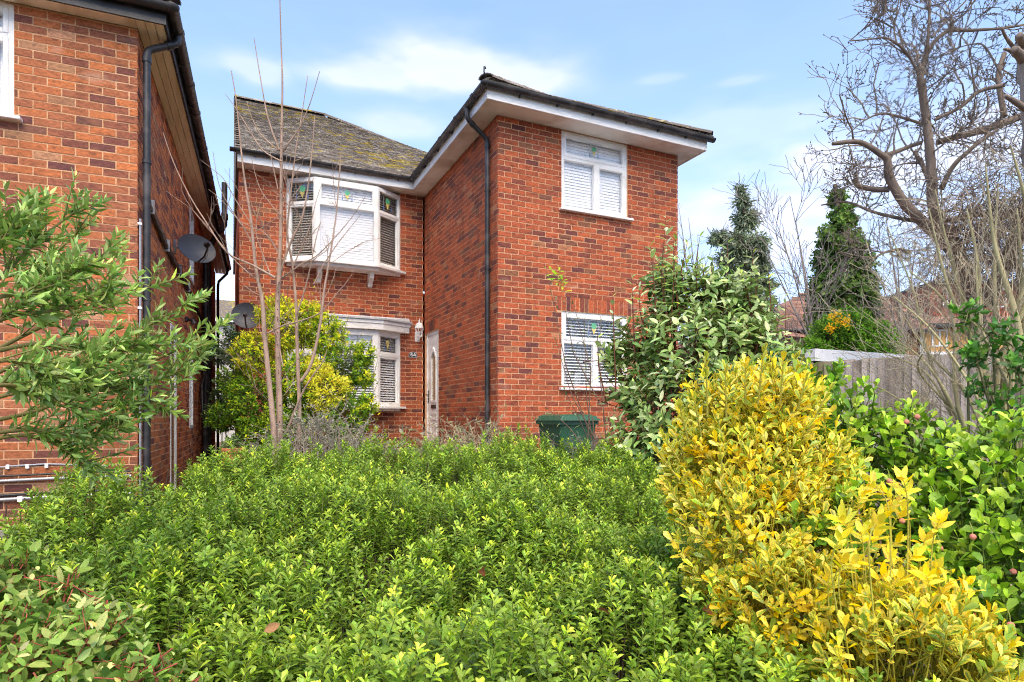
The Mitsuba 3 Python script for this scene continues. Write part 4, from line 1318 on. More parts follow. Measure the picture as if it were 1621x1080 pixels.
for bp, tp_ in (((1120, 660), (1118, 572)), ((1150, 660), (1148, 585)), ((1200, 640), (1208, 560)), ((1235, 640), (1240, 572)), ((1270, 700), (1310, 622)), ((1090, 700), (1075, 640)), ((1075, 730), (1050, 690)), ((1075, 760), (1038, 712)), ((1110, 690), (1098, 628)), ((1300, 740), (1345, 690)),
                ((1090, 820), (1055, 765)), ((1180, 640), (1180, 575)), ((1260, 660), (1275, 600)), ((1215, 780), (1210, 690)), ((1290, 800), (1300, 735)), ((1150, 800), (1140, 720)), ((1250, 900), (1245, 820)), ((1330, 900), (1340, 850)), ((1160, 950), (1150, 880)), ((1210, 850), (1212, 775))):
    b_, t_ = at(*bp, 1.82), at(*tp_, 1.74)
    ax = unit(t_ - b_)
    Pt, A, Nn, tt, sh = shoot_leaves(b_[None], ax[None], np.array([np.linalg.norm(t_ - b_)]), 14, rg, 'opposite', (58, 16), .2)
    Lf = rg.uniform(.026, .040, 14)
    e = np.array([(.95, .72, .03), (.94, .80, .09), (.90, .84, .2)])[rg.integers(0, 3, 14)]
    m_ = np.where(rg.random((14, 1)) < .25, e, colours([(.16, .28, .03), (.34, .46, .05)], rg.random(14), rg))
    V, F, C = leaves(Pt, A, Nn, Lf, Lf * .46, m_, e, OBOVATE, .2, 0.)
    v, f = flatten(V, F)
    put('spire_foliage', (v, f), 'm_gloss_leaf', gold, smooth=True, color=C.reshape(-1, 3), stuff=True)
    put('stem', tube([b_, (b_ + t_) / 2, t_], [.0035, .0028, .0015], 5), 'm_bark', gold, smooth=True, color=np.tile((.5, .45, .08), (17, 1)))
spray = [(1371, 753), (1375, 773), (1425, 747), (1390, 812), (1410, 792), (1433, 800), (1480, 815), (1464, 843), (1336, 815), (1336, 846), (1367, 835), (1388, 840), (1425, 850), (1445, 872), (1332, 876), (1356, 880), (1402, 903), (1429, 908), (1455, 901), (1491, 889), (1359, 934), (1484, 946), (1379, 1022), (1398, 770), (1470, 905), (1440, 770), (1412, 870), (1310, 905), (1180, 700), (1150, 690), (1195, 640)]
sp = thing('yellow_sprays_bush', 'pure yellow leafed sprays rising in front of the right bush', 'bush')
labels[sp]['label'] = 'bright pure yellow leaf sprays between the golden bush and the green bush'
blk = []
base, tops = [], []
for x, y in spray[:28]:
    t_ = at(x + rg.normal(0, 3), y + 6, 1.42 + rg.normal(0, .04) - .0003 * (y - 800))
    axis = unit(np.array([-.10, -.30, 1.0]) + rg.normal(0, .35, 3))
    b_ = t_ - axis * .045
    Pt, A, Nn, t, sh = shoot_leaves(b_[None], axis[None], np.array([.04]), 9, rg, 'spiral', (78, 30), .25)
    n9 = len(Pt)
    Lf = rg.uniform(.030, .046, n9)
    c = colours([(.95, .66, .012), (.97, .74, .03), (.97, .82, .10)], rg.random(n9), rg, .08)
    blk.append(leaves(Pt, A, Nn, Lf, Lf * rg.uniform(.40, .50, n9), c, c * [1.0, 1.03, 1.2], LANCE, rg.uniform(.05, .2, n9), rg.uniform(-.25, .2, n9)))
    base.append(b_ - axis * .03); tops.append(t_)
put_leaves(sp, blk, 'm_gloss_leaf', 300)
fp = down(at(1430, 1100, 1.55))
for b_, t_ in zip(base, tops):
    put_limb(sp, 'stem', [fp, fp * .4 + b_ * .6, b_ * .85 + fp * .15, b_, t_], [.003, .0022, .0019, .0015, .0011], (.50, .46, .08), rg, 5)

# ------------------------------------------------------------------ green bush on the far right, with berries
rg = np.random.default_rng(32)
green = thing('green_bush', 'bright green broad-leaved bush with a few pink berries at the right edge', 'bush')
EL = [(1350, 650, 2.05, .10), (1440, 705, 2.0, .14), (1370, 720, 2.02, .13), (1520, 745, 1.9, .16), (1600, 740, 1.8, .17), (1560, 840, 1.7, .20), (1640, 860, 1.65, .22), (1500, 850, 1.78, .16), (1610, 950, 1.55, .2), (1520, 940, 1.62, .15), (1600, 1040, 1.42, .17), (1440, 790, 1.9, .14), (1680, 1000, 1.5, .2),
      (1328, 800, 1.68, .05), (1335, 850, 1.62, .05), (1345, 770, 1.72, .05), (1285, 690, 1.95, .05), (1300, 830, 1.66, .04), (1345, 900, 1.56, .045), (1270, 820, 1.66, .035),
      (1300, 600, 2.25, .07), (1330, 690, 2.15, .12), (1260, 700, 2.2, .12)]
p, a = shrub(green, [(at(x, y, c), r) for x, y, c, r in EL], 1250, rg, 'm_gloss_leaf', [(.13, .27, .026), (.25, .43, .03), (.37, .56, .042), (.52, .70, .07)], (.046, .025), 8, .10, (70, 25), OBOVATE, 'opposite', lean=.8, fold=.16, curl=.06, stem=(.12, .17, .03), stem_r=.003, foot=down(at(1560, 1250, 1.9)), tip=.85)
for x, y, c in ((1435, 668, 1.9), (1452, 660, 1.9), (1428, 825, 1.75), (1488, 868, 1.7), (1545, 975, 1.55), (1600, 990, 1.42), (1604, 905, 1.6), (1540, 850, 1.62), (1395, 778, 1.8), (1408, 762, 1.8), (1496, 962, 1.5), (1550, 1010, 1.5)):
    q = at(x, y, c - .10)
    s = trimesh.creation.icosphere(2, .0075)
    s.apply_translation(q)
    b = put('berry', s, 'm_bark', green, smooth=True, color=np.tile((.62, .22, .16), (len(s.vertices), 1)))
    put('stalk', tube([q, q + [.004, .004, .02], q + [.012, .014, .035]], .0012, 4), 'm_bark', b, color=np.tile((.2, .25, .05), (14, 1)))
dk = thing('dark_leaved_branch', 'dark glossy green leafy branch in front of bare stems at the right edge', 'branch')
DL = [(1535, 500, 2.6, .07), (1570, 535, 2.6, .10), (1600, 580, 2.5, .13), (1540, 560, 2.6, .07), (1630, 620, 2.5, .16), (1600, 650, 2.45, .10), (1560, 610, 2.6, .07)]
shrub(dk, [(at(x, y, c), r) for x, y, c, r in DL], 125, rg, 'm_gloss_leaf', [(.05, .16, .02), (.09, .26, .025), (.20, .42, .035)], (.042, .022), 8, .09, (70, 25), OVAL, 'opposite', lean=.3, stem=(.12, .12, .05), gaps=.32, foot=down(at(1690, 760, 2.5)))

# ------------------------------------------------------------------ tall grey-green bush before the wing
rg = np.random.default_rng(33)
tall = thing('tall_bush', 'tall bush of large grey-green leaves hiding the lower wing window', 'bush')
TL = [(1060, 455, 4.5, .22), (1120, 470, 4.4, .26), (1185, 480, 4.35, .22), (1020, 530, 4.5, .22), (1100, 560, 4.2, .40), (1180, 570, 4.2, .34), (1010, 610, 4.4, .22), (1080, 650, 4.05, .40), (1170, 660, 4.0, .38), (1030, 700, 4.1, .30), (1235, 590, 4.2, .20), (1240, 650, 4.1, .25), (975, 560, 4.5, .12), (1110, 740, 3.9, .35), (1015, 740, 4.0, .22)]
lumps = [(at(x, y, c), r) for x, y, c, r in TL]
PAL = [(.15, .25, .055), (.28, .42, .11), (.43, .55, .21), (.62, .70, .42), (.54, .70, .10)]
shrub(tall, lumps, 1300, rg, 'm_gloss_leaf', PAL, (.086, .037), 9, .22, (80, 42), OVAL, 'spiral', lean=.9, fold=.14, curl=.16, stem=(.15, .055, .035), stem_r=.004, droop=.12, foot=down(at(1090, 930, 4.3)), tip=.55, shell=(.3, 1.0))
def spire(plant, base_px, tip_px, d, n, rg, pal, leaf, incl=(78, 35), name='leaf', stem=(.16, .06, .04), wobble=.02, bsdf='m_gloss_leaf', arrange='spiral', r0=.006, start=.0):
    """One long upright shoot with its leaves."""
    b, t = at(*base_px, d), at(*tip_px, d - .05)
    ax = unit(t - b)
    ln = np.linalg.norm(t - b)
    Pt, A, Nn, tt, sh = shoot_leaves(b[None], ax[None], np.array([ln]), n, rg, arrange, incl, start)
    A = unit(A + [0, 0, -.25]); Nn = unit(Nn - A * (Nn * A).sum(1, keepdims=True))
    Lf = leaf[0] * rg.uniform(.65, 1.15, n) * (1 - .45 * np.clip((tt - .85) / .15, 0, 1))
    c = colours(pal, np.clip(rg.normal(.45, .25, n) + .3 * tt, 0, 1), rg)
    V, F, C = leaves(Pt, A, Nn, Lf, Lf * leaf[1] / leaf[0], c, c, OVAL, rg.uniform(.05, .3, n), rg.uniform(0, .35, n))
    put('stem', tube([b, (b + t) / 2 + rg.normal(0, wobble, 3), t], [r0, r0 * .7, r0 * .3], 6), 'm_bark', plant, smooth=True, color=np.tile(stem, (20, 1)))
    v, f = flatten(V, F)
    put('spire_foliage', (v, f), bsdf, plant, smooth=True, color=C.reshape(-1, 3), stuff=True)
for bp, tp_, n in (((1058, 520), (1054, 345), 26), ((1062, 520), (1066, 380), 18), ((1040, 520), (1030, 390), 20), ((1090, 480), (1088, 385), 16), ((1050, 480), (1040, 415), 14), ((1170, 500), (1172, 430), 14), ((1120, 480), (1112, 420), 14), ((1020, 520), (1012, 455), 14), ((1075, 500), (1070, 370), 14), ((1130, 480), (1128, 405), 9), ((1150, 500), (1152, 385), 12), ((1190, 520), (1192, 400), 14), ((1210, 540), (1216, 430), 12), ((1005, 560), (1000, 440), 12),
                   ((975, 620), (970, 470), 12), ((960, 640), (945, 520), 9), ((1240, 640), (1243, 470), 16), ((1105, 470), (1108, 375), 8)):
    spire(tall, bp, tp_, 4.3, n, rg, PAL, (.092, .038))
tag(tall, labels[tall]['label'])
# thin leggy stems with small leaves in front of the lower wing window
leg = thing('leggy_shrub', 'thin leggy shrub with sparse small leaves in front of the lower window', 'bush')
for bp, tp_, n in (((945, 720), (865, 425), 16), ((930, 720), (905, 470), 14), ((955, 720), (880, 540), 16), ((940, 720), (925, 505), 14), ((925, 715), (835, 660), 8), ((960, 700), (950, 500), 14), ((940, 720), (890, 610), 10), ((935, 720), (860, 640), 8), ((950, 640), (893, 480), 12)):
    spire(leg, bp, tp_, 5.6, n, rg, [(.14, .21, .08), (.28, .35, .18), (.36, .46, .14)], (.075, .022), name='leaf', stem=(.20, .13, .09), bsdf='m_leaf', start=.35, wobble=.07)
lf = at(942, 720, 5.6)
put_limb(leg, 'stem', [down(lf), lf * .5 + down(lf) * .5 + [.02, 0, 0], lf, at(938, 660, 5.6)], [.016, .013, .010, .004], (.20, .13, .09), rg, 6)
for px, py in ((880, 432), (872, 425), (890, 440), (885, 425)):
    spire(leg, (px + 4, py + 22), (px, py), 5.5, 8, rg, [(.34, .56, .04), (.46, .70, .06)], (.07, .028), bsdf='m_leaf', stem=(.2, .25, .06), r0=.003)

# ------------------------------------------------------------------ yellow-splashed bush before the recessed wall
rg = np.random.default_rng(34)
ys = thing('yellow_splashed_bush', 'rounded green bush splashed with yellow leaves before the lower bay window', 'bush')
YL_ = [(440, 492, 8.1, .22, .6), (480, 500, 8.1, .22, .6), (575, 560, 8.1, .18, .3), (400, 560, 8.1, .30, .55), (455, 520, 8.1, .32, .55), (515, 530, 8.2, .30, .45), (550, 580, 8.1, .32, .15), (400, 640, 8.0, .38, .05), (370, 600, 8.2, .22, .1), (470, 600, 7.8, .36, .30), (520, 620, 7.7, .30, .9), (500, 590, 7.75, .22, .95), (545, 660, 7.8, .34, .1), (460, 670, 7.7, .36, .15), (580, 640, 7.9, .16, .35), (420, 500, 8.2, .16, .6), (500, 495, 8.2, .14, .7), (530, 720, 7.8, .30, .05), (400, 700, 7.8, .3, .05), (350, 660, 8.2, .2, .0), (580, 600, 8.0, .12, .4)]
tones = np.array([k[4] for k in YL_])
shrub(ys, [(at(x, y, c), r) for x, y, c, r, k in YL_], 3600, rg, 'm_leaf', [(.09, .20, .022), (.17, .34, .03), (.34, .52, .035), (.64, .74, .045), (.94, .82, .05), (.95, .84, .09)], (.052, .023), 9, .13, (72, 25), OVAL, 'opposite', lean=.7, stem=(.16, .15, .05), stem_r=.003, foot=down(at(465, 790, 8.2)),
      tip=.30, tone=lambda p, who, r: tones[who] + r.normal(-.05, .18, len(who)), most=0)
for bp, tp_, n in (((425, 520), (415, 455), 12), ((405, 520), (397, 470), 10), ((490, 520), (497, 445), 16), ((487, 500), (485, 460), 10), ((540, 540), (552, 500), 12), ((590, 600), (597, 545), 14), ((575, 640), (601, 600), 12), ((590, 680), (600, 650), 10), ((520, 530), (527, 490), 10), ((560, 560), (572, 530), 10), ((430, 500), (437, 470), 8)):
    spire(ys, bp, tp_, 7.9, n, rg, [(.12, .25, .02), (.40, .48, .03), (.74, .60, .03)], (.05, .022), bsdf='m_leaf', arrange='opposite', incl=(70, 25), r0=.004, stem=(.2, .2, .06))
# the green climber behind it, and a strap-leaved plant by the dish
cl = thing('grey_green_climber', 'loose grey-green bush in the gap between the two houses', 'bush')
shrub(cl, [(at(x, y, c), r) for x, y, c, r in ((355, 560, 9.2, .22), (365, 620, 9.0, .28), (350, 660, 9.0, .25), (370, 530, 9.3, .15))], 420, rg, 'm_leaf', [(.05, .10, .04), (.10, .17, .07), (.18, .26, .12)], (.06, .024), 8, .16, (75, 35), OVAL, 'spiral', lean=.5, stem=(.1, .1, .05), most=0, foot=down(at(362, 740, 9.1)))
st = thing('strap_leaved_plant', 'plant of long pale strap leaves below the dish on the tiled house', 'plant')
c0 = at(385, 590, 8.9)
for i in range(26):
    az, el = rg.uniform(0, 6.28), rg.uniform(.2, 1.2)
    dd = np.array([math.cos(az) * math.cos(el), math.sin(az) * math.cos(el), math.sin(el)])
    n_ = unit(np.cross(np.cross(dd, [0, 0, 1]), dd))
    L = rg.uniform(.45, .75)
    col = np.array([.24, .31, .15]) * rg.uniform(.6, 1.3)
    V, F, C = leaves((c0 + dd * .03)[None], dd[None], n_[None], np.array([L]), np.array([.045]), col[None], col[None] * .8, ([.15, .35, .55, .75, .9], [1, 1, .9, .7, .4]), .3, .45)
    put('leaf', (V[0], F), 'm_leaf', st, smooth=True, color=C[0])
put('trunk', tube([down(at(385, 740, 8.9)), c0], [.06, .05], 10), 'm_bark', st, smooth=True, color=np.tile((.16, .12, .08), (22, 1)))

# ------------------------------------------------------------------ leafy branches reaching in from the left
rg = np.random.default_rng(35)
lb = thing('narrow_leaved_shrub', 'narrow-leaved shrub reaching in at the left edge before the brick wall', 'bush')
PAL_L = [(.13, .24, .05), (.23, .37, .07), (.36, .52, .11), (.54, .66, .24), (.56, .76, .08)]
BR = [((-90, 640), (60, 585), (190, 590), (340, 525), 1.75), ((-90, 660), (40, 620), (160, 640), (255, 640), 1.65), ((-90, 600), (60, 520), (160, 480), (270, 445), 1.75), ((-90, 640), (60, 560), (180, 540), (300, 480), 1.85), ((-90, 560), (40, 480), (110, 440), (175, 395), 1.8), ((-90, 520), (10, 430), (60, 380), (120, 335), 1.7),
      ((-90, 700), (40, 680), (130, 690), (205, 670), 1.6), ((-90, 620), (80, 600), (200, 615), (290, 585), 1.7), ((-90, 580), (50, 545), (150, 560), (235, 545), 1.55), ((-90, 480), (-10, 400), (20, 350), (60, 320), 1.6), ((-90, 540), (20, 500), (90, 490), (180, 455), 1.5), ((-90, 720), (20, 690), (90, 700), (150, 735), 1.7), ((-90, 600), (10, 570), (90, 600), (140, 580), 1.4),
      ((-90, 460), (0, 440), (60, 420), (150, 345), 1.9), ((-90, 680), (60, 650), (170, 600), (330, 570), 1.8), ((-90, 500), (0, 470), (60, 460), (120, 430), 1.45), ((-90, 640), (0, 610), (50, 620), (110, 640), 1.45)]
blk = []
seg0, seg1, sr0, sr1 = [], [], [], []
for (q0, q1, q2, q3, d0) in BR:
    pts = [at(q0[0], q0[1], d0 - .12), at(q1[0], q1[1], d0 - .04), at(q2[0], q2[1], d0 + .04), at(q3[0], q3[1], d0 + .1)]
    key, q = put_limb(lb, 'branch', pts, [.0065, .0055, .004, .0018], (.20, .17, .06), rg, 7)
    q = np.asarray(q)
    # side shoots
    ns = 20
    tt = rg.uniform(.30, .98, ns)
    ii = (tt * (len(q) - 1)).astype(int).clip(0, len(q) - 2)
    bp = q[ii]
    tang = unit(q[ii + 1] - q[ii])
    side = unit(tang * .95 + unit(rg.normal(0, 1, (ns, 3))) * .62 + np.array([0, 0, .28]))
    ln = rg.uniform(.05, .15, ns)
    allb, alla, alll = np.vstack([bp, q[-4:-3]]), np.vstack([side, unit(q[-1:] - q[-4:-3])]), np.append(ln, .10)
    Pt, A, Nn, t, sh = shoot_leaves(allb, alla, alll, 13, rg, 'spiral', (72, 22), .15)
    A = unit(A + [0, 0, .04]); Nn = unit(Nn - A * (Nn * A).sum(1, keepdims=True))
    k = len(Pt)
    Lf = rg.uniform(.027, .048, k) * (1 - .4 * np.clip((t - .85) / .15, 0, 1))
    c = colours(PAL_L, np.clip(rg.normal(.28, .2, k) + .35 * t ** 3, 0, 1), rg)
    blk.append(leaves(Pt, A, Nn, Lf, Lf * rg.uniform(.27, .35, k), c, c * .95, LANCE, rg.uniform(.05, .35, k), rg.uniform(-.05, .25, k)))
    seg0.append(allb); seg1.append(allb + alla * alll[:, None]); sr0 += [.0024] * len(allb); sr1 += [.0010] * len(allb)
put_limb(lb, 'trunk', [down(at(-150, 700, 1.62)), at(-130, 800, 1.62), at(-110, 690, 1.62), at(-90, 600, 1.6), at(-88, 480, 1.55)], [.028, .022, .018, .013, .007], (.20, .17, .08), rg, 8)
put_leaves(lb, blk, 'm_gloss_leaf', 300)
put_sticks(lb, 'stems', np.vstack(seg0), np.vstack(seg1), np.array(sr0), np.array(sr1), (.17, .17, .05), rg, 4)

# ------------------------------------------------------------------ red-stemmed shrub in the near left corner
rg = np.random.default_rng(36)
fu = thing('red_stemmed_shrub', 'red-stemmed shrub with pale soft leaves in the bottom left corner', 'bush')
shrub(fu, [(at(x, y, c), r) for x, y, c, r in ((20, 915, 1.22, .07), (60, 985, 1.15, .09), (140, 1030, 1.06, .09), (215, 1060, 1.02, .06), (0, 1060, 1.0, .12), (110, 920, 1.2, .035), (90, 1080, 1.0, .09), (170, 960, 1.15, .03), (-40, 980, 1.1, .1), (250, 1090, 1.0, .05))], 520, rg, 'm_leaf',
      [(.16, .28, .05), (.27, .42, .08), (.42, .54, .16), (.58, .62, .25), (.70, .56, .16)], (.031, .0145), 7, .07, (75, 40), OVAL, 'opposite', lean=.35, fold=.12, curl=.2, stem=(.44, .11, .08), stem_r=.0014, tip=.5, foot=down(at(60, 1300, 1.1)), shell=(.2, 1.0))
# ------------------------------------------------------------------ bare many-stemmed sapling before the recessed wall
rg = np.random.default_rng(41)
sap = thing('bare_sapling', 'bare pinkish-brown multi-stemmed sapling before the house with the tiled roof', 'tree')
BK = (.37, .26, .20)
def stem(pts, d, r0, r1, name='stem', col=BK, plant=None, push=0.0):
    P_ = [at(x, y, d + push * i / max(len(pts) - 1, 1)) for i, (x, y) in enumerate(pts)]
    if name == 'trunk':
        P_[0] = down(P_[0])
    return put_limb(plant or sap, name, P_, r1 + (r0 - r1) * np.linspace(1, 0, len(P_)) ** 1.25, col, rg, 8, .06)
D = 6.3
stem([(444, 760), (443, 694), (441, 587), (439, 503), (441, 448), (444, 380), (445, 300), (446, 200), (447, 130), (445, 70), (442, -40)], D, .037, .005, 'trunk')
stem([(440, 760), (434, 695), (427, 614), (419, 531), (415, 475), (405, 425), (397, 345), (388, 290), (382, 240), (374, 160), (366, 112)], D - .1, .033, .004, 'trunk')
stem([(470, 760), (474, 670), (472, 592), (470, 537), (469, 490), (463, 420), (455, 370), (460, 310), (468, 240), (478, 180), (487, 120)], D + .15, .025, .0035, 'trunk')
for pts, r0, off in (([(476, 604), (493, 575), (507, 512), (513, 462), (520, 420), (528, 370), (533, 332), (537, 280), (540, 245)], .018, .1), ([(442, 238), (425, 190), (415, 140), (402, 60)], .012, 0), ([(447, 240), (468, 212), (480, 190), (492, 160), (506, 113)], .011, .05),
                     ([(446, 256), (415, 237), (388, 195), (372, 170), (356, 148)], .009, -.05), ([(440, 238), (415, 215), (400, 190), (391, 162)], .008, 0), ([(454, 684), (476, 628), (495, 595), (510, 575), (518, 553)], .014, .1), ([(423, 528), (450, 515), (473, 509), (507, 495), (534, 464), (550, 445), (562, 427)], .010, -.1),
                     ([(438, 470), (447, 420), (462, 380), (478, 345), (487, 300), (495, 230), (498, 185)], .016, .05), ([(440, 445), (475, 420), (505, 402), (540, 365), (560, 340), (578, 312)], .009, .1), ([(497, 450), (512, 420), (535, 385), (555, 360), (571, 340)], .008, .05),
                     ([(436, 440), (400, 420), (360, 400), (325, 350), (300, 310), (275, 258), (258, 210)], .012, -.2), ([(410, 445), (385, 425), (368, 408), (345, 380), (320, 352)], .007, -.1), ([(405, 395), (385, 360), (362, 325), (346, 290), (337, 240)], .008, -.1), ([(398, 355), (375, 320), (355, 285), (339, 270), (317, 253)], .006, -.15),
                     ([(416, 470), (400, 462), (385, 450), (378, 440)], .006, -.1), ([(430, 440), (415, 400), (405, 365), (410, 330), (415, 312)], .007, 0), ([(452, 350), (430, 325), (410, 295), (398, 250)], .008, .1), ([(466, 255), (480, 250), (490, 240), (492, 220)], .005, .15), ([(440, 300), (432, 262), (428, 240), (432, 225)], .006, 0),
                     ([(469, 500), (485, 450), (500, 380), (508, 350)], .010, .1), ([(475, 400), (495, 370), (509, 352)], .006, .1), ([(480, 425), (505, 405), (518, 395), (530, 372)], .006, .12), ([(465, 420), (490, 360), (500, 320), (510, 290)], .007, .1), ([(440, 440), (455, 400), (465, 365), (471, 332)], .008, .0), ([(448, 580), (440, 540), (432, 520), (450, 500), (470, 480)], .007, -.05),
                     ([(440, 400), (420, 370), (380, 350), (352, 318), (330, 300)], .006, -.2), ([(503, 480), (515, 470), (528, 440), (531, 425)], .005, .1)):
    stem(pts, D + off, r0, max(.0022, r0 * .28), 'branch', np.array(BK) * rg.uniform(.75, 1.05))
# fine side twigs
tw = []
for x, y, dd in ((425, 590, 0), (441, 540, 0), (410, 450, -.1), (443, 400, 0), (470, 520, .1), (520, 420, .1), (445, 330, 0), (400, 370, -.1), (462, 400, .1), (507, 500, .1), (500, 400, .1), (430, 640, -.05), (441, 610, 0), (533, 330, .1), (360, 400, -.2), (330, 360, -.2), (480, 350, .05)):
    for _ in range(2):
        twig_tree(at(x, y, D + dd), unit(np.array([rg.normal(0, .7), rg.normal(0, .7), .75])), rg.uniform(.25, .6), .0045, 1, rg, tw, .5, .2, (1, 2), 4, .12, .6, .0018)
put_sticks(sap, 'twigs', np.array([s[0] for s in tw]), np.array([s[1] for s in tw]), np.array([s[2] for s in tw]), np.array([s[3] for s in tw]), (.34, .24, .185), rg, 4)
# nodes on the trunks
nd = []
for pts in ([(443, 694), (441, 587), (439, 503), (441, 448), (445, 300), (446, 200)], [(434, 695), (427, 614), (419, 531), (415, 475), (405, 425)]):
    for (xa, ya), (xb, yb) in zip(pts[:-1], pts[1:]):
        for k in np.arange(0, 1, .24):
            nd.append(at(xa + (xb - xa) * k, ya + (yb - ya) * k, D - .03))
nd = np.array(nd)
put_sticks(sap, 'buds', nd, nd + unit(rg.normal(0, 1, nd.shape)) * [.02, .02, .004] + [0, 0, .012], .006, .002, (.16, .09, .07), rg, 5)

# ------------------------------------------------------------------ dead and grey plants between hedge and house
rg = np.random.default_rng(42)
def dry_clump(label, cat, spots, n, d, hgt, col, leafcol, nleaf, leaf, name):
    t = thing(name, label, cat)
    P0, P1, r0 = [], [], []
    LP, LA = [], []
    for _ in range(n):
        x, y = spots[rg.integers(len(spots))]
        b = at(x + rg.normal(0, 16), y + rg.uniform(20, 50), d + rg.normal(0, .25))
        dr_ = unit(np.array([rg.normal(0, .4), rg.normal(0, .4), 1.0]))
        L = hgt * rg.uniform(.4, 1.15)
        P0.append(down(b)); P1.append(b); r0.append(.0028)
        p = b
        for s in range(5):
            dr_ = unit(dr_ + rg.normal(0, .28, 3) + [0, 0, -.06 * s])
            q = p + dr_ * L / 5
            P0.append(p); P1.append(q); r0.append(.0028 * (1 - .13 * s))
            if s >= 1:
                for _k in range(nleaf):
                    LP.append(p + (q - p) * rg.random()); LA.append(unit(dr_ * .5 + rg.normal(0, .7, 3)))
            p = q
    r0 = np.array(r0)
    put_sticks(t, 'stems', P0, P1, r0, r0 * .9, col, rg, 4)
    if LP:
        A = np.array(LA); Nn = unit(np.cross(A, unit(rg.normal(0, 1, A.shape))))
        k = len(A)
        c = colours(leafcol, rg.random(k), rg)
        L = leaf[0] * rg.uniform(.5, 1.3, k)
        V, F, C = leaves(np.array(LP), A, Nn, L, L * leaf[1] / leaf[0], c, c, PLAIN, .2, .2)
        v, f = flatten(V, F)
        put('foliage', (v, f), 'm_leaf', t, smooth=True, color=C.reshape(-1, 3), stuff=True)
    return t
dry_clump('grey, half-dried clump of thin stems between the hedge and the yellow-splashed bush', 'plant', [(470, 690), (510, 690), (545, 695), (585, 700), (430, 700), (500, 660), (560, 680)], 260, 6.2, .48, (.34, .28, .22), [(.20, .19, .14), (.40, .38, .30), (.25, .29, .17)], 6, (.035, .010), 'dried_plant')
dry_clump('dead straw-coloured stems and leaves in front of the door', 'plant', [(690, 690), (720, 690), (745, 700), (760, 680), (700, 705), (780, 700)], 150, 6.0, .50, (.42, .31, .22), [(.38, .33, .22), (.28, .34, .16), (.50, .44, .32)], 2, (.07, .012), 'dried_plant')
dry_clump('thin dead stems against the brick below the bay window', 'plant', [(650, 700), (668, 700), (640, 705)], 26, 6.6, .42, (.38, .24, .17), [(.45, .42, .34), (.25, .30, .12)], 1, (.08, .035), 'dried_plant')
dry_clump('low silvery foliage around the foot of the green bin', 'plant', [(930, 700), (960, 705), (905, 712), (985, 700)], 120, 5.6, .34, (.25, .24, .20), [(.22, .27, .20), (.34, .38, .30), (.16, .22, .12)], 5, (.035, .009), 'dried_plant')

# step, path and planter by the door
put('path', bx(1.7, 3.4, 7.2, 11.5, -.93, -.78), 'm_paving')
tag('path', 'grey paved path up to the front door', kind='structure')
pl = thing('garden_wall', 'low weathered stone edging in front of the brick wall by the door', 'wall')
for i in range(5):
    put('coping', bx(1.55 + i * .33, 1.55 + (i + 1) * .33 - .012, 9.15, 9.42, -.58 + .004 * (i % 2), -.50 + .004 * (i % 3), .012), 'm_paving', pl)
put('brickwork', bx(1.57, 3.17, 9.18, 9.39, -1.0, -.584), 'm_plain_brick', pl)
tp = thing('planter', 'square terracotta planter between the hedge and the neighbouring house', 'planter')
c0 = at(370, 712, 7.4)
put('body', bx(c0[0] - .12, c0[0] + .12, c0[1] - .12, c0[1] + .12, down(c0)[2], c0[2] - .04, .01), 'm_terracotta', tp)
put('rim', bx(c0[0] - .14, c0[0] + .14, c0[1] - .14, c0[1] + .14, c0[2] - .039, c0[2] + .02, .01), 'm_terracotta', tp)
pp = thing('potted_plant', 'pale green plant growing in the terracotta planter', 'plant')
shrub(pp, [(c0 + [0, 0, .04], .13)], 30, rg, 'm_leaf', [(.16, .25, .10), (.30, .40, .16)], (.06, .03), 7, .08, (75, 30), OVAL, 'spiral', lean=.8, most=0)

# ------------------------------------------------------------------ green wheelie bin
bn = thing('wheelie_bin', 'dark green wheelie bin against the brick wing', 'bin')
Bx, By, Bz, bw, bd, bh = 3.53, 6.28, .03, .56, .62, .93
def taper(x0, x1, y0, y1, z0, z1, k):
    c = [(x0 + k, y0 + k), (x1 - k, y0 + k), (x1 - k, y1 - k), (x0 + k, y1 - k)]
    t = [(x0, y0), (x1, y0), (x1, y1), (x0, y1)]
    import manifold3d as m3
    ptsb = np.array([[a, b, z0] for a, b in Polygon(c).buffer(.025, quad_segs=3).exterior.coords] + [[a, b, z1] for a, b in Polygon(t).buffer(.025, quad_segs=3).exterior.coords], np.float32)
    m = m3.Manifold.hull_points(ptsb).to_mesh()
    return trimesh.Trimesh(m.vert_properties[:, :3], m.tri_verts, process=False)
put('body', taper(Bx + .05, Bx + bw - .05, By + .05, By + bd - .05, Bz - bh + .06, Bz - .10, .05), 'm_bin', bn, smooth=30)
put('rim', taper(Bx + .025, Bx + bw - .025, By + .025, By + bd - .025, Bz - .125, Bz - .078, .0), 'm_bin', bn, smooth=30)
lid = put('lid', [taper(Bx + .03, Bx + bw - .03, By - .005, By + bd, Bz - .075, Bz - .052, -.015), taper(Bx + .06, Bx + bw - .06, By + .03, By + bd - .03, Bz - .0515, Bz - .02, -.02), taper(Bx + .11, Bx + bw - .11, By + .08, By + bd - .05, Bz - .0195, Bz + .0, -.03)], 'm_bin', bn, smooth=30)
put('handle', tube([[Bx + .06, By + bd + .06, Bz - .09], [Bx + bw - .06, By + bd + .06, Bz - .09]], .016, 8), 'm_bin', bn)
for x in (Bx + .03, Bx + bw - .08):
    wh = trimesh.creation.cylinder(.10, .05, sections=24); wh.apply_transform(trimesh.transformations.rotation_matrix(math.pi / 2, [0, 1, 0])); wh.apply_translation((x + .025, By + bd - .02, Bz - bh + .10))
    put('wheel', wh, 'm_black', bn)

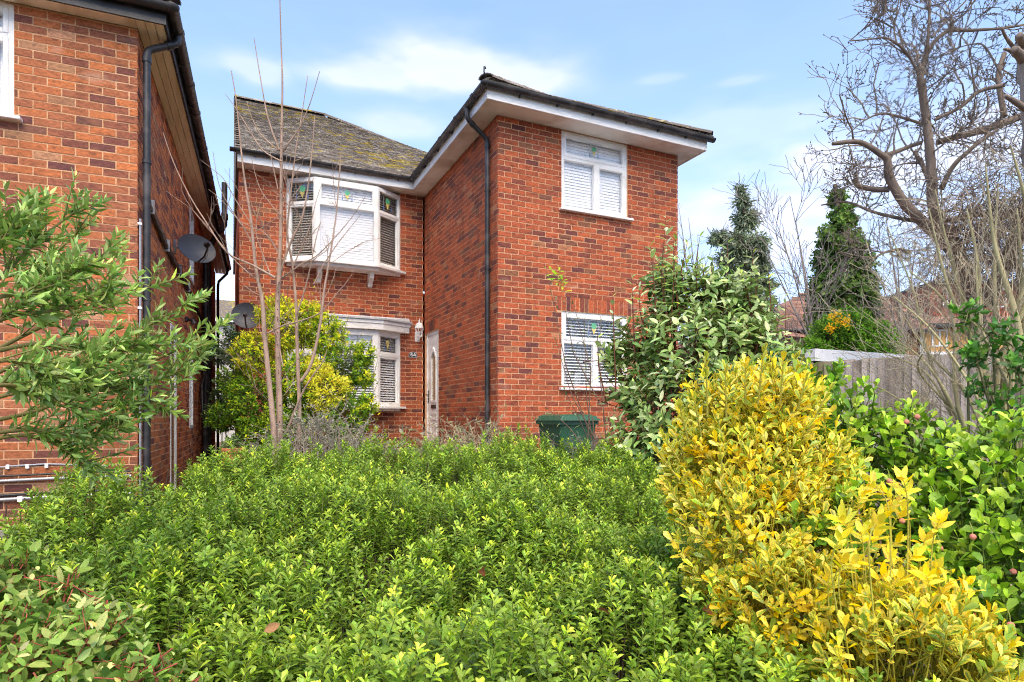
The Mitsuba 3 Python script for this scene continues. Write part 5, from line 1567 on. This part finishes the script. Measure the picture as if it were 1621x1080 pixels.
# ------------------------------------------------------------------ the close-boarded fence on the right
rf = np.random.default_rng(44)
fence = thing('board_fence', 'weathered grey close-boarded wooden fence on the right', 'fence')
y, FX = 8.0, 6.95
top = lambda yy: .775 - .026 * (8.0 - yy) if yy < 8 else .775
i = 0
while y > 1.2:
    w = rf.uniform(.104, .122)
    t = top(y) + rf.normal(0, .006)
    a = .022
    lean = rf.normal(0, .004)
    v = np.array([[FX - a, y, -1.5], [FX - .006, y - w, -1.5], [FX - a + lean, y, t], [FX - .006 + lean, y - w, t + rf.normal(0, .002)], [FX + .0, y, -1.5], [FX + .006, y - w, -1.5], [FX + lean, y, t], [FX + .006 + lean, y - w, t]])
    put('board', (v, np.array([[0, 2, 1], [1, 2, 3], [4, 5, 6], [5, 7, 6], [2, 6, 3], [3, 6, 7], [0, 4, 6], [0, 6, 2], [1, 3, 7], [1, 7, 5]])), 'm_fence', fence, uv=np.tile((rf.random(), 0.), (8, 1)))
    y -= w - .012
for z in (-.9, -.2, .5):
    put('rail', bx(FX + .012, FX + .07, 1.2, 8.0, z, z + .07), 'm_fence', fence, uv=np.tile((.2, 0.), (8, 1)))
for yy in np.arange(1.3, 8, 2.2):
    put('post', bx(FX + .075, FX + .16, yy, yy + .09, -1.6, .62), 'm_fence', fence, uv=np.tile((.2, 0.), (8, 1)))
# the flat-roofed garage behind it
gar = thing('garage', 'flat-roofed garage with white fascia just behind the fence', 'garage')
put('wall', bx(8.45, 12.4, 6.8, 11.0, -1.3, .86), 'm_slat_grey', gar)
put('roof', bx(8.33, 12.6, 6.66, 11.2, .90, 1.06), 'm_lead', gar)
put('fascia', bx(8.29, 12.62, 6.62, 6.658, .875, 1.065), 'm_white_metal', gar)
put('fascia', bx(8.29, 8.328, 6.659, 11.2, .875, 1.065), 'm_white_metal', gar)

# ------------------------------------------------------------------ bare stems of the shrub before the fence
rg = np.random.default_rng(45)
bs = thing('bare_shrub', 'bare greenish-stemmed shrub fanning up in front of the fence', 'bush')
foot = at(1590, 800, 3.3)
put_limb(bs, 'trunk', [down(foot + [.1, 0, 0]), foot * .5 + down(foot) * .5, foot + [0, 0, .05]], [.06, .05, .03], (.30, .26, .17), rg, 9)
out = []
OL = (.43, .39, .22)
for (tx, ty), r0, dd in (((1470, 330), .012, 3.2), ((1560, 260), .016, 3.1), ((1600, 230), .018, 3.0), ((1640, 240), .018, 3.0), ((1500, 380), .012, 3.3), ((1440, 430), .011, 3.3), ((1420, 540), .009, 3.3), ((1400, 560), .008, 3.4), ((1530, 330), .014, 3.2), ((1610, 330), .016, 3.2), ((1660, 400), .016, 3.1), ((1480, 300), .010, 3.4), ((1450, 640), .008, 3.3), ((1430, 500), .009, 3.4), ((1580, 290), .013, 3.3), ((1510, 440), .010, 3.2), ((1400, 640), .007, 3.4), ((1545, 420), .010, 3.1), ((1630, 300), .014, 3.1), ((1405, 360), .007, 3.5), ((1415, 470), .008, 3.2), ((1385, 610), .006, 3.3), ((1460, 560), .008, 3.1)):
    e = at(tx, ty, dd)
    b = foot + rg.normal(0, .06, 3) * [1, 1, .5]
    m1_ = b + (e - b) * .4 + np.array([0, 0, .10]) + rg.normal(0, .04, 3)
    m2_ = b + (e - b) * .72 + np.array([0, 0, .07]) + rg.normal(0, .04, 3)
    key, q = put_limb(bs, 'branch', [b, m1_, m2_, e], [r0 * 1.35, r0, r0 * .65, .003], np.array(OL) * rg.uniform(.7, 1.15), rg, 7, .08)
    q = np.asarray(q)
    for t in rg.uniform(.3, .97, 12):
        i = int(t * (len(q) - 2))
        ax = unit(q[i + 1] - q[i])
        twig_tree(q[i], unit(ax + unit(rg.normal(0, 1, 3)) * .55 + [0, 0, .05]), rg.uniform(.15, .42), r0 * .30 * (1.2 - t), 1, rg, out, .5, .08, (1, 3), 4, .13, .6, .0011)
o = out
put_sticks(bs, 'twigs', np.array([s[0] for s in o]), np.array([s[1] for s in o]), np.array([s[2] for s in o]), np.array([s[3] for s in o]), (.44, .38, .27), rg, 4)

# ------------------------------------------------------------------ the old bare tree behind the fence
rg = np.random.default_rng(46)
bt = thing('bare_tree', 'old bare fruit tree with pruned limbs rising behind the fence at right', 'tree')
BT = (.175, .138, .108)
Dt = 8.6
LIMBS = [([(1560, 760), (1555, 600), (1540, 480), (1520, 420), (1500, 360)], .21, .13), ([(1510, 400), (1470, 360), (1430, 320), (1408, 280), (1405, 255), (1395, 245), (1360, 225), (1318, 228)], .11, .035), ([(1398, 247), (1420, 240), (1440, 232), (1458, 226)], .045, .035), ([(1408, 300), (1385, 300), (1360, 295), (1352, 285)], .055, .05),
         ([(1500, 380), (1478, 330), (1475, 280), (1470, 220), (1462, 160), (1456, 120)], .11, .06), ([(1456, 120), (1462, 100), (1475, 72), (1500, 50), (1540, 48), (1585, 45), (1630, 38)], .05, .02), ([(1477, 300), (1462, 265), (1448, 240)], .06, .03), ([(1490, 300), (1510, 262), (1545, 230), (1580, 205)], .055, .02),
         ([(1456, 122), (1466, 90), (1470, 50), (1472, 0), (1475, -40)], .045, .012), ([(1460, 130), (1440, 90), (1420, 70), (1400, 60), (1380, 62), (1345, 65)], .03, .010), ([(1485, 225), (1520, 215), (1560, 205), (1640, 175)], .055, .075), ([(1590, 185), (1584, 150), (1580, 120), (1590, 85)], .055, .045),
         ([(1500, 360), (1460, 352), (1420, 345), (1380, 335), (1340, 320), (1300, 325)], .05, .014), ([(1470, 200), (1440, 190), (1400, 180), (1370, 190), (1340, 215)], .03, .010), ([(1560, 480), (1600, 400), (1625, 330), (1650, 250)], .16, .10), ([(1475, 60), (1500, 30), (1530, 0), (1550, -30)], .022, .008), ([(1505, 55), (1510, 35), (1530, 20), (1548, -10)], .02, .008),
         ([(1480, 190), (1520, 170), (1550, 145), (1590, 135)], .03, .04), ([(1500, 350), (1540, 340), (1590, 345), (1640, 335)], .05, .04), ([(1420, 70), (1415, 40), (1425, 10), (1430, -30)], .016, .006), ([(1345, 65), (1375, 40), (1395, 25), (1420, 12)], .012, .006), ([(1440, 400), (1420, 395), (1390, 405), (1370, 425)], .04, .01), ([(1585, 120), (1560, 75), (1540, 70), (1510, 78)], .02, .008)]
out = []
for pts, r0, r1 in LIMBS:
    dv = rg.uniform(-.35, .35)
    P_ = [at(x, y, Dt + dv * i / (len(pts) - 1)) for i, (x, y) in enumerate(pts)]
    if r0 > .2:
        P_[0] = down(P_[0])
    key, q = put_limb(bt, 'trunk' if r0 > .2 else 'limb', P_, np.linspace(r0, r1, len(P_)) * .72, np.array(BT) * rg.uniform(.85, 1.25), rg, 10, .14)
    q = np.asarray(q)
    if r0 > .2:
        continue
    Ls = np.linalg.norm(np.diff(q, axis=0), axis=1).sum()
    for t in rg.uniform(.12, 1.0, int(2 + Ls * 3.4)):
        i = min(int(t * (len(q) - 1)), len(q) - 2)
        ax = unit(q[i + 1] - q[i])
        sd = unit(rg.normal(0, 1, 3))
        twig_tree(q[i], unit(ax * .35 + sd * .85 + [0, 0, .35]), rg.uniform(.3, .85), rg.uniform(.008, .015), 2, rg, out, .62, .10, (1, 3), 5, .22, .60, .0040)
put_sticks(bt, 'twigs', np.array([s[0] for s in out]), np.array([s[1] for s in out]), np.array([s[2] for s in out]), np.array([s[3] for s in out]), (.235, .19, .148), rg, 3)
# buds at twig ends
e = np.array([s[1] for s in out if s[4] == 0])
e = e[rg.random(len(e)) < .35]
put_sticks(bt, 'buds', e, e + unit(rg.normal(0, 1, e.shape)) * .03, .009, .004, (.13, .115, .085), rg, 4)
stub = thing('pruned_trunk', 'thick pale pruned tree trunk with cut stubs at the top right edge', 'tree')
key, q = put_limb(stub, 'trunk', [down(at(1672, 760, 7.4)), at(1664, 500, 7.4), at(1650, 300, 7.4), at(1640, 160, 7.4), at(1630, 100, 7.4), at(1624, 62, 7.4)], [.20, .18, .17, .15, .13, .10], (.28, .245, .21), rg, 14, .3)
for (x, y), (x2, y2), r in (((1618, 92), (1606, 78), .055), ((1618, 168), (1592, 152), .03), ((1622, 72), (1614, 56), .05), ((1606, 82), (1590, 78), .022), ((1600, 75), (1586, 45), .018)):
    put_limb(stub, 'stub', [at(x + 8, y + 6, 7.4), at((x + x2) / 2, (y + y2) / 2, 7.3), at(x2, y2, 7.2)], [r * 1.25, r, r * .7], (.24, .19, .155), rg, 9, .3)
# the tangle of dead climber on it
tang = thing('dead_climber', 'brown tangle of dead climbing stems over the base of the bare tree', 'plant')
out = []
for _ in range(520):
    x, y = rg.choice([1490, 1520, 1545, 1575, 1600, 1620, 1560, 1530, 1610]), rg.choice([350, 375, 400, 430, 330, 460])
    if x > 1570 and rg.random() < .5:
        y = rg.uniform(230, 420)
    p = at(x + rg.normal(0, 14), y + rg.normal(0, 16), 8.3 + rg.normal(0, .2))
    twig_tree(p, unit(rg.normal(0, 1, 3) + [0, 0, -.2]), rg.uniform(.3, .8), .007, 1, rg, out, .7, -.1, (1, 3), 4, .35, .6, .003)
put_sticks(tang, 'stems', np.array([s[0] for s in out]), np.array([s[1] for s in out]), np.array([s[2] for s in out]), np.array([s[3] for s in out]), (.27, .205, .155), rg, 3)

# ------------------------------------------------------------------ trees beyond
rg = np.random.default_rng(47)
def clad_tree(name, label, lumps, d, n, pal, leaf, trunk, nleaf=8, gaps=.3, length=.45, lean=.2, group=None, incl=(75, 30), tr=.16, arrange='spiral', twist=0, droop=0.0, shape=PLAIN):
    t = thing(name, label, 'tree', group)
    sp_ = [(at(x, y, d + rg.normal(0, .2)), r) for x, y, r in lumps]
    put_limb(t, 'trunk', [down(at(*trunk[0], d))] + [at(x, y, d) for x, y in trunk], np.linspace(tr * 1.1, tr * .3, len(trunk) + 1), (.12, .09, .07), rg, 8)
    shrub(t, sp_, n, rg, 'm_leaf', pal, leaf, nleaf, length, incl, shape, arrange, lean=lean, most=0, gaps=gaps, stem=(.10, .08, .05), stem_r=.008, shell=(.25, 1.0), droop=droop)
    return t
clad_tree('conifer', 'tall thin conifer with drooping sprays beyond the right end of the house', [(1175, 320, .30), (1180, 350, .45), (1165, 385, .45), (1195, 390, .5), (1150, 410, .35), (1180, 430, .7), (1205, 420, .35), (1140, 375, .25), (1215, 450, .3), (1165, 470, .7), (1200, 490, .7), (1180, 540, .9), (1210, 560, .7), (1150, 530, .7), (1130, 380, .15), (1172, 300, .16)], 22, 3800, [(.16, .21, .13), (.28, .34, .21), (.44, .50, .35)], (.22, .06), [(1180, 620), (1180, 500), (1178, 400), (1174, 298)], 9, .24, .5, -.1, None, (60, 25), .18, 'spiral', droop=.55)
clad_tree('ivy_clad_tree', 'narrow tree smothered in dark ivy behind the flat garage roof', [(1325, 315, .28), (1335, 345, .42), (1320, 375, .45), (1345, 390, .55), (1310, 410, .45), (1365, 420, .4), (1330, 440, .7), (1355, 470, .6), (1310, 460, .6), (1300, 500, .5), (1365, 450, .5), (1335, 500, .8), (1375, 490, .4), (1320, 530, .7), (1300, 440, .3)], 19, 3300, [(.07, .14, .035), (.135, .24, .055), (.25, .37, .09)], (.15, .12), [(1335, 600), (1335, 480), (1330, 380), (1322, 292)], 9, .30, .4, .1, None, (80, 35), .22)
t = clad_tree('garden_shrub', 'rounded bright green shrub with two orange-yellow patches above the garage roof', [(1310, 530, .45), (1345, 520, .5), (1380, 535, .5), (1320, 560, .5), (1360, 560, .5), (1400, 560, .45), (1300, 560, .3), (1410, 540, .25), (1285, 550, .25)], 15, 2300, [(.07, .19, .02), (.13, .30, .025), (.24, .42, .04)], (.10, .035), [(1350, 640), (1350, 560), (1350, 530)], 10, .18, .3, .5, None, (70, 25), .08)
labels[t]['category'] = 'bush'
for x, y in ((1337, 510), (1316, 519), (1322, 500)):
    p = at(x, y, 14.4)
    Pt = p + rg.normal(0, .06, (60, 3)); A = unit(rg.normal(0, 1, (60, 3))); Nn = unit(np.cross(A, unit(rg.normal(0, 1, (60, 3)))))
    V, F, C = leaves(Pt, A, Nn, np.full(60, .07), np.full(60, .04), np.tile((.75, .42, .02), (60, 1)), np.tile((.8, .5, .02), (60, 1)), PLAIN)
    v, f = flatten(V, F)
    put('blossom', (v, f), 'm_leaf', t, smooth=True, color=C.reshape(-1, 3))
def thin_tree(label, foot, tips, d, r0, rg, name='leafless_tree', col=(.26, .225, .20), n=3, spread=.5, least=.006, L=1.2):
    t = thing(name, label, 'tree')
    out = []
    for tip_ in tips:
        key, q = put_limb(t, 'limb', [down(at(*foot, d)), at(*foot, d), at((foot[0] * .55 + tip_[0] * .45) + rg.normal(0, 4), foot[1] * .5 + tip_[1] * .5, d), at(*tip_, d)], [r0 * 1.2, r0, r0 * .6, least], col, rg, 6)
        for tt in rg.uniform(.3, 1, 6):
            i = int(tt * (len(q) - 2))
            twig_tree(q[i], unit(unit(q[i + 1] - q[i]) + unit(rg.normal(0, 1, 3)) * .7), L * rg.uniform(.4, 1), r0 * .25, n - 2, rg, out, spread, .12, (1, 3), 4, .16, .62, least)
    put_sticks(t, 'twigs', np.array([s[0] for s in out]), np.array([s[1] for s in out]), np.array([s[2] for s in out]), np.array([s[3] for s in out]), col, rg, 3)
thin_tree('fine-twigged leafless tree to the left of the ivy-clad tree', (1290, 570), [(1225, 340), (1260, 350), (1230, 440), (1300, 470), (1250, 310), (1215, 400)], 17, .035, rg, n=4, L=1.5, least=.007)
thin_tree('small leafless tree showing just past the right corner of the house', (1095, 520), [(1075, 330), (1090, 345), (1105, 370), (1082, 390), (1112, 400)], 20, .04, rg, n=3, L=.9)
thin_tree('leafless tree with long thin twigs beyond the bare tree', (1430, 560), [(1390, 430), (1420, 400), (1450, 380), (1400, 330), (1440, 440), (1465, 420), (1380, 480)], 18, .05, rg, n=4, L=1.3)

# ------------------------------------------------------------------ houses beyond
rng = np.random.default_rng(48)
def far_window(h, M, u0, u1, z0, z1, mull=1):
    w = put('window', [moved(m, M) for m in ring(u0, u1, z0, z1, .07, -.06, .03) + [bx(u0 + (u1 - u0) * (k + 1) / (mull + 1) - .04, u0 + (u1 - u0) * (k + 1) / (mull + 1) + .04, -.055, .025, z0 + .07, z1 - .07) for k in range(mull)]], 'm_upvc', h)
    put('pane', moved(trimesh.Trimesh([[u0 + .05, -.01, z0 + .05], [u1 - .05, -.01, z0 + .05], [u1 - .05, -.01, z1 - .05], [u0 + .05, -.01, z1 - .05]], [[0, 1, 2], [0, 2, 3]], process=False), M), 'm_glass', w)
    put('room', moved(trimesh.Trimesh([[u0, -.05, z0], [u1, -.05, z0], [u1, -.05, z1], [u0, -.05, z1]], [[0, 1, 2], [0, 2, 3]], process=False), M), 'm_room', w)
FR = np.eye(4)
FR[:3, 0], FR[:3, 1] = (CS, -SN, 0), (SN, CS, 0)
frame[0] = FR
# a bungalow with a red hipped roof and a brown brick wall
bg = thing('bungalow', 'brick bungalow with a hipped red tile roof beyond the garage', 'house')
put('wall', bx(11.0, 16.85, 25.3, 31, -1.2, 3.55), 'm_brown_brick', bg)
rv = [[10.4, 25, 3.58], [17.35, 25, 3.58], [17.35, 31, 3.58], [10.4, 31, 3.58], [12.6, 26.7, 5.30], [15.95, 26.7, 5.30], [15.95, 29, 5.30], [12.6, 29, 5.30]]
put('roof', trimesh.Trimesh(rv, [[0, 1, 5], [0, 5, 4], [1, 2, 6], [1, 6, 5], [2, 3, 7], [2, 7, 6], [3, 0, 4], [3, 4, 7], [4, 5, 6], [4, 6, 7], [0, 2, 1], [0, 3, 2]], process=False), 'm_red_tile', bg, uv=np.tile((.4, 0.), (8, 1)))
store = []
def rot(p):
    return FR[:3, :3] @ np.asarray(p, float)
n1 = np.array([0, 1.7, 1.72]) / math.hypot(1.7, 1.72)
n2 = np.array([-1.4, 0, 1.72]) / math.hypot(1.4, 1.72)
frame[0] = np.eye(4)
tile_plane('', 'f', rot([10.4, 24.98, 3.59]), rot([1, 0, 0]), rot(n1), Polygon([(0, 0), (6.95, 0), (5.55, 2.42), (2.2, 2.42)]), rng, store=store, w=.30, gauge=.25)
tile_plane('', 'r', rot([17.37, 25, 3.59]), rot([0, 1, 0]), rot(n2), Polygon([(0, 0), (6, 0), (4, 2.2), (1.7, 2.2)]), rng, store=store, w=.30, gauge=.25)
finish_tiles('bungalow__roof', store, 'm_red_tile', 120)
for q0, q1 in (([17.35, 25, 3.62], [15.95, 26.7, 5.33]), ([12.6, 26.7, 5.33], [15.95, 26.7, 5.33])):
    hip_tiles('bungalow__roof', rot(q0), rot(q1), rng, 'm_red_tile', .13, .4)
frame[0] = FR
put('gutter', tube([[10.4, 24.95, 3.55], [17.4, 24.95, 3.55]], .07, 8), 'm_black', bg)
MB = axes((0, 25.3, 0), (1, 0, 0), (0, -1, 0))
far_window(bg, MB, 14.6, 15.75, 2.4, 3.4)
put('downpipe', tube([[15.95, 25.22, -1], [15.95, 25.22, 3.5]], .05, 8), 'm_upvc', bg)
# the yellow rendered house with a red brick dormer
yh = thing('yellow_house', 'yellow-rendered house with a red brick dormer beyond the fence', 'house')
hx, hy = 17.2, 25.6
put('wall', bx(hx, hx + 8, hy, hy + 8, -1.2, 3.72), 'm_render', yh)
put('band', bx(hx - .02, hx + 8, hy - .05, hy - .002, 2.62, 2.74), 'm_upvc', yh)
put('corner_post', bx(hx - .06, hx + .10, hy - .06, hy - .002, -1.2, 3.72), 'm_upvc', yh)
put('eaves', bx(hx - .15, hx + 8.2, hy - .45, hy + .3, 3.725, 3.88), 'm_black', yh)
rv = [[hx - .1, hy - .4, 3.885], [hx + 8.2, hy - .4, 3.885], [hx + 8.2, hy + 4, 5.5], [hx + .6, hy + 4, 5.5], [hx - .1, hy + 8.4, 3.885], [hx + 8.2, hy + 8.4, 3.885]]
put('roof', trimesh.Trimesh(rv, [[0, 1, 2], [0, 2, 3], [3, 2, 5], [3, 5, 4], [0, 3, 4], [1, 5, 2], [0, 4, 5], [0, 5, 1]], process=False), 'm_red_tile', yh, uv=np.tile((.7, 0.), (6, 1)))
MH = axes((hx, hy, 0), (1, 0, 0), (0, -1, 0))
far_window(yh, MH, .45, 1.12, 2.95, 3.68)
far_window(yh, MH, 2.05, 3.2, 2.95, 3.68, 2)
far_window(yh, MH, 3.9, 5.2, 2.95, 3.68, 2)
put('dormer', bx(hx + 1.15, hx + 7.0, hy + 1.1, hy + 5, 4.05, 5.78), 'm_plain_brick', yh)
put('dormer_roof', bx(hx + 1.10, hx + 7.1, hy + .98, hy + 5.1, 5.785, 5.90), 'm_black', yh)
MD = axes((hx, hy + 1.1, 0), (1, 0, 0), (0, -1, 0))
far_window(yh, MD, 1.70, 2.12, 4.85, 5.70)
far_window(yh, MD, 2.42, 2.62, 4.85, 5.65, 0)
far_window(yh, MD, 3.5, 4.5, 4.8, 5.65)
frame[0] = np.eye(4)
# the roof seen left of the ivy-clad tree
rh2 = thing('red_roofed_house', 'low house with a red tile roof behind the tall bush and the conifer', 'house')
q0, q1 = at(1215, 530, 24), at(1320, 530, 24)
put('wall', bx(q0[0], q0[0] + 4.5, q0[1], q0[1] + 6, -1.2, 3.2), 'm_brown_brick', rh2)
rr = [[q0[0] - .3, q0[1] - .3, 3.2], [q0[0] + 4.8, q0[1] - .3, 3.2], [q0[0] + 4.8, q0[1] + 6.3, 3.2], [q0[0] - .3, q0[1] + 6.3, 3.2], [q0[0] + 1.9, q0[1] + 3, 4.75], [q0[0] + 2.6, q0[1] + 3, 4.75]]
put('roof', trimesh.Trimesh(rr, [[0, 1, 5], [0, 5, 4], [1, 2, 5], [2, 3, 4], [2, 4, 5], [3, 0, 4], [0, 2, 1], [0, 3, 2]], process=False), 'm_red_tile', rh2, uv=np.tile((.2, 0.), (6, 1)))
# the grey roof in the gap between the two houses
gh = thing('distant_house', 'distant pale house with a dark roof in the gap between the two brick houses', 'house')
q0 = at(330, 503, 27)
put('wall', bx(q0[0] - 3, q0[0] + 5, q0[1], q0[1] + 6, -1.2, 4.2), 'm_slat_grey', gh)
put('fascia', bx(q0[0] - 3.3, q0[0] + 5.3, q0[1] - .32, q0[1] - .28, 4.22, 4.38), 'm_upvc', gh)
rr = [[q0[0] - 3.3, q0[1] - .3, 4.4], [q0[0] + 5.3, q0[1] - .3, 4.4], [q0[0] + 5.3, q0[1] + 6.3, 4.4], [q0[0] - 3.3, q0[1] + 6.3, 4.4], [q0[0] - 3.3, q0[1] + 3, 5.75], [q0[0] + 5.3, q0[1] + 3, 5.75]]
put('roof', trimesh.Trimesh(rr, [[0, 1, 5], [0, 5, 4], [1, 2, 5], [2, 3, 4], [2, 4, 5], [3, 0, 4], [0, 2, 1], [0, 3, 2]], process=False), 'm_tile', gh, uv=np.tile((.2, 0.), (6, 1)))
# ------------------------------------------------------------------ the ground
xs = np.concatenate([[-900, -300, -100, -40, -20], np.linspace(-12, 16, 113), [24, 45, 110, 300, 900]])
ys = np.concatenate([[-900, -200, -60, -20, -8], np.linspace(-4, 24, 113), [35, 60, 120, 320, 900]])
gx, gy = np.meshgrid(xs, ys, indexing='ij')
near = np.exp(-((gx / 20) ** 2 + (gy / 24) ** 2))
gzz = ground_z(gx, gy) + (meshkit.fbm(np.stack([gx * .9, gy * .9, 0 * gx], -1), 4, seed=3) - .5) * .08 * near
gv = np.stack([gx, gy, gzz], -1).reshape(-1, 3)
nx, ny = gx.shape
idx = np.arange(nx * ny).reshape(nx, ny)
gf = np.stack([idx[:-1, :-1], idx[1:, :-1], idx[1:, 1:], idx[:-1, 1:]], -1).reshape(-1, 4)
put('ground', trimesh.Trimesh(gv, np.vstack([gf[:, [0, 1, 2]], gf[:, [0, 2, 3]]]), process=False), 'm_soil', smooth=True)
tag('ground', 'dark garden soil sloping up to the houses', kind='structure')
